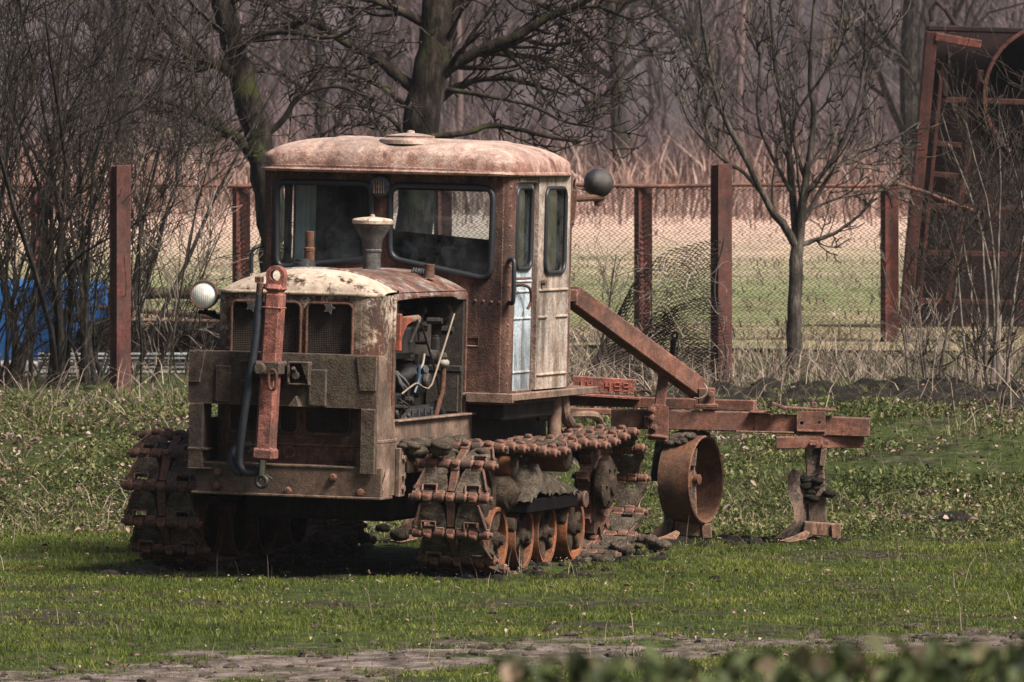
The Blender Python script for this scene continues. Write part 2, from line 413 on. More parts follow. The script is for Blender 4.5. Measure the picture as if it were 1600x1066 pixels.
def ground_mat():
    t = NT('earth_and_moss'); tc = t.n("ShaderNodeTexCoord"); v = tc.outputs['Object']
    a = t.noise(v, .9, 8, .7); b = t.noise(v, 9, 8, .75); f = t.noise(v, 60, 4, .7)
    soil = t.ramp(b, [(.36, (.018, .014, .010)), (.5, (.05, .038, .027)), (.66, (.13, .1, .075))])
    moss = t.ramp(b, [(.36, (.02, .03, .007)), (.5, (.055, .075, .016)), (.66, (.11, .12, .035))])
    c = t.mix(t.ramp(a, [(.40, (0, 0, 0)), (.50, (1, 1, 1))]), soil, moss)
    at = t.n("ShaderNodeAttribute", attribute_name='trodden')
    tk = t.ramp(t.math('ADD', at.outputs['Fac'], t.math('MULTIPLY', t.math('SUBTRACT', b, .5), 1.6)), [(.10, (0, 0, 0)), (.55, (1, 1, 1))])
    c = t.mix(tk, c, t.ramp(t.noise(v, 5, 8, .75), [(.36, (.05, .038, .03)), (.5, (.19, .145, .12)), (.62, (.37, .30, .26))]))
    t.bump(t.math('ADD', b, t.math('MULTIPLY', f, .5)), 1.0, .06); return t.done(c, .95, .15)
M['ground'] = ground_mat()
def field_mat():
    t = NT('meadow'); tc = t.n("ShaderNodeTexCoord"); v = tc.outputs['Object']
    sx = t.n("ShaderNodeSeparateXYZ"); t.l(v, sx.inputs[0])
    w = t.noise(v, .25, 7, .7); b = t.noise(v, 2.2, 7, .7)
    y = t.math('ADD', sx.outputs[1], t.math('MULTIPLY', t.math('SUBTRACT', w, .5), 75))
    c = t.ramp(t.math('DIVIDE', y, 200), [(.30, (.25, .19, .12)), (.38, (.15, .165, .075)), (.43, (.19, .195, .10)), (.56, (.42, .31, .23)), (.66, (.50, .34, .27)), (.9, (.38, .25, .20))])
    c = t.mix(.6, c, t.ramp(b, [(.38, (.35, .32, .3)), (.5, (1, 1, 1)), (.62, (1.5, 1.45, 1.4))]), 'MULTIPLY')
    t.bump(b, 1, .15); return t.done(c, .95, .1)
M['field'] = field_mat()

# ------------------------------------------------------------------ the setting: ground, field, hill, track, ground cover
def W(px, py, Y):
    """a place in the yard: where the sight line through photograph point (px, py) reaches depth Y"""
    return np.array([(px - 800) / 12000 * Y, Y, CAMZ - (py - 270) / 12000 * Y])

def track_mask(x, y):
    d = np.abs(y - (30.05 + .62 * x + .5 * (fbm(x, 0 * x, .5, 3, 9.) - .5)))
    return .70 - d / 1.4 + (fbm(x, y, .7, 4, 3.) - .5) * 3.4 + (fbm(x, y, 4, 4, 5.) - .5) * 2.4
def gz(x, y):
    x, y = np.asarray(x, float), np.asarray(y, float)
    yy = y + 1.5 * (fbm(x, 0 * x, .3, 3) - .5) + .9 * (fbm(x, y, .8, 2, 8.) - .5)
    z = .45 * sst(41.0, 46.6, yy)
    near = sst(20, 27, y) * (1 - sst(60, 75, y))
    z = z + near * (.10 * (fbm(x, y, .7, 4, 2.) - .5) * (.25 + .75 * sst(40, 43, y)) + .035 * (fbm(x, y, 5, 3, 4.) - .5))
    return z + np.maximum(y - 63, 0) * .0068

def axis(parts):
    return np.concatenate([np.arange(a, b, s) for a, b, s in parts])
xs = np.concatenate([-np.geomspace(150, 6, 26), axis([(-5.5, 5.5, .075)]), np.geomspace(6, 150, 26)])
ys = axis([(-20, 2, 4), (2, 26, 1), (26, 49, .075), (49, 64, .25), (64, 90, 1.5), (90, 262, 8)])
X, Y = np.meshgrid(xs, ys)
g = MB(); g.grid(np.stack([X, Y, gz(X, Y)], -1))
go = tag(g.build('ground', M['ground'], ang=180), kind='structure')
at = go.data.attributes.new('trodden', 'FLOAT', 'POINT')        # where feet and tyres have worn the turf to bare mud
at.data.foreach_set('value', (track_mask(X, Y) * sst(25, 27, Y) * (1 - sst(34, 37, Y))).astype(np.float32).ravel())

xs2 = np.concatenate([-np.geomspace(150, 14, 14), np.arange(-13, 13.1, .8), np.geomspace(14, 150, 14)])
ys2 = axis([(62, 110, 1.2), (110, 225, 5)])
X, Y = np.meshgrid(xs2, ys2)
g = MB(); g.grid(np.stack([X, Y, gz(X, Y) + .03 + .1 * (fbm(X, Y, .5, 3) - .5) * sst(62, 66, Y) + .05 * sst(62, 66, Y)], -1))
tag(g.build('field', M['field'], ang=180), kind='structure')

xs3 = np.linspace(-220, 220, 60); ys3 = np.linspace(222, 620, 40)
X, Y = np.meshgrid(xs3, ys3)
g = MB(); g.grid(np.stack([X, Y, 1.4 + np.maximum(Y - 232, 0) * .2 + 5 * (fbm(X, Y, .03, 3) - .5) * sst(230, 270, Y)], -1))
tag(g.build('wooded_hill', rusty('hill_brush', (.03, .022, .024), (.055, .041, .044), (.09, .068, .07), sc=.12), ang=180), kind='structure')

def blades(p, h, w, lean=.5, az=None):
    """p (n,3); bent five-point blades"""
    n = len(p); h = np.broadcast_to(h, (n,)); w = np.broadcast_to(w, (n,))
    t = nr.random(n) * 2 * PI; a = nr.random(n) * 2 * PI if az is None else az
    s = np.stack([np.cos(t), np.sin(t), 0 * t], -1) * (w / 2)[:, None]
    l = np.stack([np.cos(a), np.sin(a), 0 * a], -1) * (h * lean * nr.random(n))[:, None]
    up = np.zeros((n, 3)); up[:, 2] = h
    m = p + up * .55 + l * .35; tip = p + up * (1 - .25 * nr.random(n))[:, None] + l
    v = np.stack([p - s, p + s, m + s * .75, m - s * .75, tip], 1).reshape(-1, 3)
    k = np.arange(n)[:, None] * 5
    return v, (k + np.array([[0, 1, 2, 3]])), (k + np.array([[3, 2, 4]]))
def add_blades(mb, *a, **k):
    v, q, t = blades(*a, **k); n0 = mb.n
    mb.add(v, q); mb.L.append((t + n0).ravel()); mb.S.append(np.full(len(t), 3)); mb.MI.append(np.full(len(t), mb.m))
def scatter(n, x0, x1, y0, y1, mask=None):
    x = nr.uniform(x0, x1, n); y = nr.uniform(y0, y1, n)
    if mask is not None:
        k = nr.random(n) < mask(x, y); x, y = x[k], y[k]
    return np.stack([x, y, gz(x, y)], -1)
def leaves(mb, p, s, tilt=.35):
    n = len(p); s = np.broadcast_to(s, (n,))[:, None]
    t = nr.random(n) * 2 * PI; d = np.stack([np.cos(t), np.sin(t), nr.normal(0, tilt, n)], -1)
    e = np.stack([-np.sin(t), np.cos(t), nr.normal(0, tilt, n)], -1) * nr.uniform(.5, .9, n)[:, None]
    c = p + np.array([0, 0, .008]); f = np.zeros((n, 3)); f[:, 2] = nr.uniform(.1, .5, n) * s[:, 0]
    a, b = d * s / 2, e * s / 2
    v = np.stack([c - a, c - a * .45 + b * .8 + f * .6, c + a * .35 + b * .75 + f * .7, c + a, c + a * .35 - b * .75 + f * .7, c - a * .45 - b * .8 + f * .6], 1).reshape(-1, 3)
    k = np.arange(n)[:, None] * 6
    mb.add(v, np.concatenate([k + np.array([[0, 1, 2, 3]]), k + np.array([[0, 3, 4, 5]])]))

def under(x, y):                       # the footprint the tractor keeps bare
    c, s = math.cos(R(17)), math.sin(R(17)); dx, dy = x + .99, y - 36
    lx = dx * c - dy * s; ly = dx * s + dy * c
    return (np.abs(lx) < 1.02 + .12 * np.sin(ly * 9) * np.sin(ly * 23)) & (ly > -.03) & (ly < 2.85)
def lawn(x, y):
    m = sst(.30, .52, fbm(x, y, 1.1, 4, 21.)) * .85 + .15
    m = m * (1 - .96 * sst(.0, .5, track_mask(x, y))) * (.22 + .78 * sst(.3, .55, fbm(x, y, 5, 3, 6.)))
    return np.where(under(x, y), .01, m) * (1 - sst(41.5, 44.2, y + 2 * (fbm(x, y, .6, 3, 5.) - .5)))
g = MB()
p = scatter(680000, -4.4, 4.6, 27.3, 44.5, lawn)
hh = .007 + .026 * fbm(p[:, 0], p[:, 1], 2.5, 3, 31.) * (.5 + nr.random(len(p)))
add_blades(g, p, hh, nr.uniform(.0022, .0048, len(p)), 1.4)
for a_, b_2 in ((-8.5, -4.4), (4.6, 8.5)):
    p = scatter(70000, a_, b_2, 28, 44, lawn); add_blades(g, p, .012 + .03 * nr.random(len(p)), .006, 1.3)
tag(g.build('lawn_grass', M['grass'], smooth=False), 'short mossy lawn grass round the tractor', kind='stuff')
g = MB()
wm = lambda x, y: (.05 + .95 * sst(.42, .58, fbm(x, y, .8, 4, 41.))) * (.15 + .85 * sst(.4, .56, fbm(x, y, 4, 3, 43.))) * sst(38.8, 43, y + (fbm(x, y, .7, 2) - .5) * 3)
p = scatter(230000, -4.8, 5.2, 38.8, 48.5, wm)
leaves(g, p + np.stack([0 * p[:, 0], 0 * p[:, 0], nr.random(len(p)) * .04], -1), nr.uniform(.012, .032, len(p)), .5)
p = scatter(190000, -4.8, 5.2, 39.8, 50, wm)
add_blades(g, p, nr.uniform(.02, .085, len(p)), .006, 1.2)
for a_, b_2 in ((-9, -4.8), (5.2, 9)):
    p = scatter(60000, a_, b_2, 39, 50, wm); add_blades(g, p, nr.uniform(.02, .085, len(p)), .008, 1.2)
tag(g.build('bank_weeds', M['weed'], smooth=False), 'low green weeds covering the bank behind the tractor', kind='stuff')
g = MB()
lm = lambda x, y: (.06 + .94 * sst(.44, .6, fbm(x, y, .7, 4, 51.))) * (.3 + .7 * sst(.4, .6, fbm(x, y, 3.5, 3, 53.))) * sst(39, 42.5, y)
p = scatter(75000, -4.8, 5.2, 39.3, 52, lm); leaves(g, p + np.array([0, 0, .022]), nr.uniform(.016, .05, len(p)) * (.7 + .5 * (nr.random(len(p)) > .9)))
p = scatter(16000, -4.3, 4.4, 27.5, 43, lambda x, y: .1 + .9 * sst(.42, .62, fbm(x, y, 1.3, 4, 55.))); leaves(g, p + np.array([0, 0, .016]), nr.uniform(.005, .014, len(p)), .5)
p = scatter(700, -4.2, 4.2, 27.5, 41); leaves(g, p + np.array([0, 0, .012]), nr.uniform(.015, .04, len(p)), .2)
tag(g.build('fallen_leaves', M['leaf'], smooth=False), 'pale fallen leaves scattered over grass and bank', kind='stuff')
g = MB()
dm = lambda x, y: (.1 + .9 * sst(.4, .6, fbm(x, y, .5, 4, 61.))) * np.where(x > .2, 1, .5)
p = scatter(15000, -5.5, 6.5, 45.6, 56, dm)
add_blades(g, p, nr.uniform(.05, .30, len(p)) * (1 + .6 * (nr.random(len(p)) > .93)), nr.uniform(.004, .008, len(p)), 2.4)
p = scatter(9000, -6.5, 7.5, 54, 66); add_blades(g, p, nr.uniform(.05, .28, len(p)), .008, 1.8)
p = scatter(420, -4.2, 4.2, 29, 42); add_blades(g, p, nr.uniform(.05, .2, len(p)), .0035, .6)
p = scatter(9000, -4.8, 5.2, 39.5, 47, lambda x, y: sst(.4, .62, fbm(x, y, .9, 4, 81.))); add_blades(g, p, nr.uniform(.03, .2, len(p)), .004, 2.2)
tag(g.build('dry_stalks', M['dry'], smooth=False), 'dead grass and dry stalks along the fence', kind='stuff')
g = MB()
p = scatter(7000, -8, 8, 63.5, 100); p[:, 2] += .05
add_blades(g, p, nr.uniform(.04, .14, len(p)), .02, 1.2)
tag(g.build('field_tussocks', M['dry'], smooth=False), 'dry grass tussocks in the field', kind='stuff')
g = MB()
p = scatter(9000, -20, 20, 95, 160, lambda x, y: sst(.4, .62, fbm(x, y, .15, 3, 71.)))
add_blades(g, p, nr.uniform(.15, .7, len(p)) * sst(85, 160, p[:, 1]), nr.uniform(.02, .04, len(p)), .6)
p = scatter(30000, -24, 24, 140, 205, lambda x, y: .04 + .96 * sst(.42, .6, fbm(x, y, .2, 4, 71.)))
add_blades(g, p, nr.uniform(.7, 2.0, len(p)) * (.5 + .8 * fbm(p[:, 0], p[:, 1], .25, 3, 5.)), nr.uniform(.03, .06, len(p)), .8)
tag(g.build('reeds', M['reed'], smooth=False), 'pale pinkish reeds at the edge of the wood', kind='stuff')

def clod(mb, c, r, n=14, sc=(1, 1, .6)):
    m = MB(mb.m); m.ball((0, 0, 0), 1, n, 10, (1, 1, 1)); P = np.concatenate(m.V); s0 = rnd.random() * 50
    k = 1 + .9 * (fbm(P[:, 0] + P[:, 2] * .7 + s0, P[:, 1] - P[:, 2] * .6 + s0, 1.6, 4) - .5)
    mb.add(P * k[:, None] * r * V3(sc) + V3(c), m.L[0].reshape(-1, 4))
g = MB()
def clods(n, cx, cy, sx, sy, r0, r1):
    for _ in range(n):
        x, y = rnd.gauss(cx, sx), rnd.gauss(cy, sy); r = rnd.uniform(r0, r1)
        clod(g, (x, y, float(gz(x, y)) + r * .1), r)
clods(70, .62, 39.4, .16, .25, .015, .055)                  # churned earth behind the right track
clods(60, 1.0, 39.4, .22, .12, .012, .05)                   # round the plough bodies
clods(50, 1.45, 39.3, .14, .1, .012, .045)
clods(26, 2.3, 41.6, .12, .15, .03, .07)                    # a molehill on the bank
clods(60, -.33, 36.1, .5, .25, .01, .035)
clods(90, .25, 37.6, .25, .7, .01, .04)
for _ in range(800):
    x, y = rnd.uniform(.5, 6), rnd.uniform(46.4, 50.5); r = rnd.uniform(.02, .13)
    clod(g, (x, y, float(gz(x, y))), r, 9)
tag(g.build('soil_clods', M['soil']), 'dark lumps of churned soil', kind='stuff')
g = MB()
for _ in range(3200):
    x, y = rnd.uniform(-3.5, 3.5), rnd.uniform(27.5, 34); w_ = float(track_mask(np.array(x), np.array(y)))
    if .0 < w_ < 1.1 or rnd.random() < .05:
        q = rnd.random() ** 4 * .03 + .004; clod(g, (x, y, float(gz(x, y)) + q * .1), q, 8, (1.2, 1, .55))
tag(g.build('mud_crumbs', mud_mat('crumbled_mud', (.03, .023, .018), (.10, .078, .062), (.25, .2, .17), 20)), 'crumbs of dried mud on the trodden strip', kind='stuff')

# ------------------------------------------------------------------ trees and bushes
def nrm(v): return v / (np.linalg.norm(v) + 1e-12)
def rdir(d, a):
    q = nrm(np.cross(d, np.array([rnd.gauss(0, 1), rnd.gauss(0, 1), rnd.gauss(0, 1)])))
    return nrm(d * math.cos(a) + q * math.sin(a))
RMIN = .0016
def branch(mb, p, d, L, r, lvl, up=.12, wig=.16, kids=6, ang=(.5, 1.1), spur=0, seg=6, sides=4, ratio=(.35, .7)):
    pts, rad = [p], [r]; d = nrm(d)
    for i in range(seg):
        d = nrm(d + np.array([rnd.gauss(0, wig), rnd.gauss(0, wig), rnd.gauss(0, wig) + up]))
        p = p + d * L / seg; pts.append(p); rad.append(max(r * (1 - .72 * (i + 1) / seg), RMIN))
    mb.tube(pts, rad, sides if r > .012 else 3, False)
    P = np.array(pts)
    if spur:
        for _ in range(int(L * spur)):
            f = rnd.uniform(.1, 1) * seg; i = min(int(f), seg - 1); q = P[i] + (P[i + 1] - P[i]) * (f - i)
            l = rnd.uniform(.02, .07); e = rdir(nrm(P[i + 1] - P[i]), rnd.uniform(.7, 1.5)); e[2] += .3
            m = q + e * l * .6 + np.array([rnd.gauss(0, .008), rnd.gauss(0, .008), .004])
            mb.tube([q, m, m + rdir(nrm(e), .5) * l * .5], [.0042 + RMIN * .5, .0034 + RMIN * .4, .005 + RMIN * .6], 3, False)
    if lvl > 0:
        for _ in range(kids):
            f = rnd.uniform(.15, 1) * seg; i = min(int(f), seg - 1); q = P[i] + (P[i + 1] - P[i]) * (f - i)
            branch(mb, q, rdir(nrm(P[i + 1] - P[i]), rnd.uniform(*ang)), L * rnd.uniform(*ratio), max(rad[i] * rnd.uniform(.4, .65), RMIN * 1.2), lvl - 1, up, wig * 1.15, max(kids - 1, 2), ang, spur, seg, sides, ratio)

def limb(mb, crown, px, Y, r0, r1, kids=10, L=.8, lvl=1, spur=8, dy=.35, sides=7, up=.05, start=.2, kk=3, wig=.13):
    kids = int(kids * .72)
    pts = np.array([W(a, b, Y) for a, b in px]); n = len(pts)
    s0 = rnd.uniform(-1, 1) * dy
    for k in range(n): pts[k][1] += s0 * k / max(n - 1, 1) * (1.5 if k else 0)
    P = spline(pts, 5); k = len(P); t = np.linspace(0, 1, k)
    for a in range(1, k - 1): P[a] += np.array([rnd.gauss(0, r0 * .07) for _ in range(3)])
    rad = r0 + (r1 - r0) * t
    mb.tube(P, rad * (1 + .04 * np.sin(t * 17 + s0 * 9)), sides, True)
    for _ in range(kids):
        f = rnd.uniform(start, 1) * (k - 1); i = min(int(f), k - 2); q = P[i]
        branch(crown, q, rdir(nrm(P[i + 1] - P[i]), rnd.uniform(.4, 1.2)), L * rnd.uniform(.4, 1), min(rad[i] * .45, .022), lvl, up, wig, kk, (.5, 1.1), spur)

def tree(name, label, cat, base, mats, fn, group=None):
    t = thing(name, label, cat, base, group=group); tr, cr = MB(), MB(); fn(tr, cr)
    tr.build('trunk', mats[0], t, base, 60); cr.build('crown', mats[1], t, base, 60); return t

RMIN = .0050
def big_tree(tr, cr):
    Y = 57
    limb(tr, cr, [(640, 600), (646, 400), (655, 230), (664, 150), (680, 60), (688, -50), (694, -240)], Y, .155, .11, 4, .9, dy=0, sides=12, start=.6)
    limb(tr, cr, [(688, 110), (700, 50), (718, 0), (740, -90)], Y, .06, .04, 6, .8)
    limb(tr, cr, [(652, 142), (620, 118), (592, 92), (550, 73), (485, 33), (440, 45), (395, 63)], Y, .05, .016, 16, .8)
    limb(tr, cr, [(676, 124), (705, 104), (745, 81), (806, 57), (867, 24), (930, -5)], Y, .06, .022, 16, .8)
    limb(tr, cr, [(745, 81), (800, 86), (847, 93), (908, 134), (940, 150)], Y, .025, .008, 16, .6)
    limb(tr, cr, [(678, 170), (692, 152), (725, 130), (786, 122), (845, 135), (890, 148)], Y, .035, .01, 16, .6)
    limb(tr, cr, [(667, 215), (735, 206), (765, 196), (810, 202), (860, 214), (905, 222)], Y - .4, .026, .012, 14, .5)
    limb(tr, cr, [(806, 57), (860, 70), (930, 60), (990, 75), (1030, 80)], Y, .018, .006, 14, .6)
    limb(tr, cr, [(867, 24), (930, 10), (990, 30), (1040, 10)], Y, .018, .006, 14, .6)
    limb(tr, cr, [(668, 40), (610, 10), (540, -10), (470, -40)], Y, .04, .015, 12, .8)
    limb(tr, cr, [(780, 72), (830, 120), (860, 165), (900, 185)], Y, .016, .006, 12, .5)
    limb(tr, cr, [(690, -60), (760, -90), (850, -100), (960, -70)], Y, .05, .02, 22, 1.1, up=-.06)
    limb(tr, cr, [(690, -80), (600, -100), (500, -110), (420, -80)], Y, .05, .02, 22, 1.1, up=-.06)
    limb(tr, cr, [(720, 0), (790, -20), (850, 10), (900, 40), (960, 95)], Y, .028, .008, 18, .7)
    limb(tr, cr, [(655, 180), (600, 140), (560, 120), (510, 110), (450, 130)], Y, .022, .007, 14, .6)
    limb(tr, cr, [(700, 140), (760, 150), (830, 165), (880, 190), (935, 200)], Y - .3, .020, .007, 14, .5)
    limb(tr, cr, [(640, 235), (615, 190), (560, 165), (500, 170)], Y, .02, .006, 10, .5)
tree('apple_tree', 'old apple tree with thick straight mossy trunk behind the tractor cab', 'tree', W(640, 600, 57), (M['bark'], M['twig']), big_tree, 'bare fruit trees')
def lean_tree(tr, cr):
    Y = 56
    limb(tr, cr, [(445, 600), (435, 430), (418, 300), (400, 200), (384, 150), (368, 80), (352, 20), (335, -60), (310, -200)], Y, .125, .07, 4, .9, dy=0, sides=10, start=.6)
    limb(tr, cr, [(392, 240), (370, 215), (340, 196), (312, 186), (264, 159), (198, 150), (120, 170)], Y, .045, .012, 18, .8)
    limb(tr, cr, [(388, 130), (350, 105), (318, 90), (258, 42), (225, -10)], Y, .055, .02, 16, .9)
    limb(tr, cr, [(372, 110), (384, 66), (440, 50), (520, 60), (560, 40)], Y, .035, .01, 16, .7)
    limb(tr, cr, [(405, 215), (440, 190), (470, 150), (520, 135), (575, 150)], Y, .03, .008, 16, .6)
    limb(tr, cr, [(350, 10), (400, -20), (460, -30)], Y, .04, .02, 12, .8)
    limb(tr, cr, [(340, 100), (300, 110), (250, 95), (180, 90)], Y, .025, .008, 14, .7)
    limb(tr, cr, [(418, 300), (470, 250), (500, 215), (530, 190)], Y, .02, .006, 10, .5)
    limb(tr, cr, [(400, 190), (350, 215), (300, 225), (230, 240)], Y, .022, .006, 14, .6)
tree('apple_tree', 'leaning dark apple tree bent left behind the tractor headlight', 'tree', W(445, 600, 56), (M['bark'], M['twig']), lean_tree, 'bare fruit trees')
def young_tree(tr, cr):
    Y = 56
    limb(tr, cr, [(1240, 600), (1241, 500), (1246, 385)], Y, .058, .048, 0, dy=0, sides=10)
    o = dict(L=.75, spur=7, up=.22, kk=4)
    limb(tr, cr, [(1246, 388), (1222, 350), (1200, 322), (1160, 240), (1125, 170), (1100, 60), (1088, -60)], Y, .034, .010, 12, **o)
    limb(tr, cr, [(1186, 296), (1160, 268), (1130, 250), (1075, 185), (1052, 100)], Y, .018, .006, 10, **o)
    limb(tr, cr, [(1246, 388), (1238, 300), (1232, 220), (1215, 120), (1203, -20)], Y, .034, .010, 14, **o)
    limb(tr, cr, [(1248, 385), (1256, 300), (1270, 200), (1265, 100), (1278, -60)], Y, .036, .010, 14, **o)
    limb(tr, cr, [(1252, 330), (1262, 300), (1312, 230), (1345, 130), (1352, -20)], Y, .026, .008, 14, **o)
    limb(tr, cr, [(1250, 384), (1275, 375), (1305, 365), (1350, 330), (1388, 275)], Y, .020, .006, 10, L=.5, spur=6)
    limb(tr, cr, [(1256, 345), (1300, 270), (1345, 238), (1400, 215), (1440, 190)], Y, .020, .006, 12, L=.6, spur=6)
    limb(tr, cr, [(1258, 330), (1310, 310), (1370, 300), (1420, 290)], Y, .012, .004, 9, L=.5, spur=6)
    limb(tr, cr, [(1236, 300), (1205, 240), (1185, 180), (1190, 80)], Y, .016, .006, 12, **o)
    limb(tr, cr, [(1262, 300), (1240, 190), (1300, 90), (1320, -40)], Y, .016, .006, 12, **o)
tree('apple_tree', 'young pale barked apple tree forking low beside the far fence', 'tree', W(1240, 600, 56), (M['young'], M['young']), young_tree, 'bare fruit trees')

def shrub(px, Y, n, r, H, name, label, cat, mats, group, lean=.1, spread=.25, lvl=2, kids=7, spur=0, wid=.15, ang=(.35, .9)):
    b = W(px, 600, Y); b[2] = float(gz(b[0], Y)) - .03
    t = thing(name, label, cat, b, group=group); st, cr = MB(), MB()
    for k in range(n):
        p = b + np.array([rnd.gauss(0, wid), rnd.gauss(0, wid), 0]); d = np.array([rnd.gauss(lean, spread), rnd.gauss(0, spread), 1.])
        h = H * rnd.uniform(.6, 1.05); rr_ = r * rnd.uniform(.5, 1)
        pts = [p]; d = nrm(d)
        for i in range(7):
            d = nrm(d + np.array([rnd.gauss(lean * .15, .09), rnd.gauss(0, .09), .04])); pts.append(pts[-1] + d * h / 7)
        rad = rr_ * (1 - np.linspace(0, .8, 8)); st.tube(pts, rad, 6, True); P = np.array(pts)
        for _ in range(kids):
            f = rnd.uniform(.08, 1) * 7; i = min(int(f), 6)
            branch(cr, P[i], rdir(nrm(P[i + 1] - P[i]), rnd.uniform(*ang)), h * rnd.uniform(.2, .5), rad[i] * .5, lvl, .08, .13, 5, (.35, .9), spur)
    st.build('stem', mats[0], t, b, 60); cr.build('twigs', mats[1], t, b, 60); return t
RMIN = .0030
SL = [(-30, 52.4, 'bare thicket bush cut off by the left picture edge'), (35, 52.9, 'bare thicket bush in front of the blue tarpaulin, second from left'),
      (92, 52.2, 'dense dark thicket bush with thick stems before the tarpaulin'), (138, 53.0, 'bare bush at the right corner of the blue tarpaulin'),
      (190, 53.6, 'bare bush standing close behind the tall left post')]
for k, (px, Y, lab) in enumerate(SL):
    shrub(px, Y, 5 if k < 4 else 3, .030, 3.1, 'thicket_bush', lab, 'bush', (M['twigdark'], M['twigdark']), 'bare thicket bushes on the left', .10, .17, 2, 5, wid=.13)
for k, (px, Y, lab) in enumerate([(-10, 52.0, 'wispy bush of thin upright shoots at the left picture edge'), (70, 51.9, 'wispy bush of thin shoots before the middle of the tarpaulin'), (150, 52.4, 'wispy bush of thin shoots leaning towards the tall left post')]):
    shrub(px, Y, 7, .011, 2.9, 'wispy_bush', lab, 'bush', (M['twigdark'], M['twig']), 'wispy bushes on the left', .16, .15, 1, 4, wid=.2)
shrub(245, 53, 5, .011, 1.6, 'bare_shrub', 'thin light stemmed shrub right of the tall left post', 'shrub', (M['twig'], M['twigpale']), 'thin pale shrubs', .05, .2, 1, 6, wid=.15)
shrub(305, 54, 4, .010, 1.5, 'bare_shrub', 'sparse shrub beside the tractor headlight', 'shrub', (M['twig'], M['twig']), 'thin pale shrubs', .1, .25, 1, 6, wid=.15)
shrub(938, 58, 1, .016, 1.3, 'sapling', 'thin bare sapling just right of the cab lamp', 'sapling', (M['young'], M['twigpale']), None, 0.0, .02, 1, 9, wid=.01)
shrub(975, 57, 2, .009, .75, 'sapling', 'short bare sapling beside the crooked fence post', 'sapling', (M['young'], M['twigpale']), None, 0.02, .05, 1, 6, wid=.03)
RMIN = .0024
for k, (px, Y, n, H, lab) in enumerate([(1425, 50.5, 4, .9, 'short bleached stump shoots in front of the far right fence post'), (1495, 51, 4, 1.3, 'pale slender bush before the left side of the wagon'),
        (1552, 50, 5, 1.8, 'tall bleached bush with many stems before the rusty wagon'), (1625, 51, 5, 2.1, 'pale tangled bush at the right picture edge'), (1330, 55, 3, .35, 'low dead bush under the young tree'), ]):
    shrub(px, Y, n, .02 if H > 1 else .013, H, 'bleached_bush', lab, 'bush', (M['twigpale'], M['twig'] if k in (1, 2, 3) else M['twigpale']), 'bleached bushes on the right', .0, .11, 1 if H < 1.2 else 2, 5, wid=.12)

# the far wood: many bare trees that read as one mass
RMIN = .0016
tmpl = []
for k in range(7):
    m = MB(); H = rnd.uniform(7, 11)
    pts = [np.zeros(3)]; d = np.array([rnd.gauss(0, .06), rnd.gauss(0, .06), 1])
    for i in range(8):
        d = nrm(d + np.array([rnd.gauss(0, .05), rnd.gauss(0, .05), .03])); pts.append(pts[-1] + d * H / 8)
    rad = .13 * (1 - np.linspace(0, .85, 9)); m.tube(pts, rad, 5, False); P = np.array(pts)
    for _ in range(26):
        f = rnd.uniform(.08, 1) * 8; i = min(int(f), 7)
        branch(m, P[i], rdir(nrm(P[i + 1] - P[i]), rnd.uniform(.4, 1)), rnd.uniform(1.2, 3.6), max(rad[i] * .45, .018), 1, .1, .12, 8, (.3, .8), 0, 4, 3)
    m2v = np.concatenate(m.V); m2f = np.concatenate([a.reshape(-1, 4) for a in m.L]); tmpl.append((m2v, m2f))
def wood(n, x0, x1, y0, y1, s0, s1):
    g = MB()
    for _ in range(n):
        v, f = tmpl[rnd.randrange(7)]; s = rnd.uniform(s0, s1); a = rnd.uniform(0, 2 * PI)
        x, y = rnd.uniform(x0, x1), rnd.uniform(y0, y1); q = v.copy(); q[:, :2] = q[:, :2] @ rot2(a).T
        z = 1.4 + max(y - 232, 0) * .2 - .1 if y > 222 else float(gz(x, y)) - .1
        g.add(q * s + np.array([x, y, z]), f)
    return g
fw = wood(150, -27, 27, 207, 265, .6, 1.15)
for a_, b_2 in ((-70, -27), (27, 70)):
    w_ = wood(70, a_, b_2, 207, 265, .6, 1.15); fw.V += w_.V; fw.L += [l + fw.n for l in w_.L]; fw.S += w_.S; fw.MI += w_.MI; fw.n += w_.n
tag(fw.build('far_wood', M['forest'], ang=180), 'leafless wood far behind the field', kind='stuff')
g = MB(); p = scatter(13000, -24, 24, 180, 214, lambda x, y: sst(.35, .6, fbm(x, y, .22, 4, 91.)))
add_blades(g, p, nr.uniform(1, 4.2, len(p)) * (.4 + fbm(p[:, 0], 0 * p[:, 0], .35, 3, 15.)), nr.uniform(.02, .055, len(p)), 1.3)
tag(g.build('wood_undergrowth', M['forest'], smooth=False), 'upright brush along the wood edge', kind='stuff')
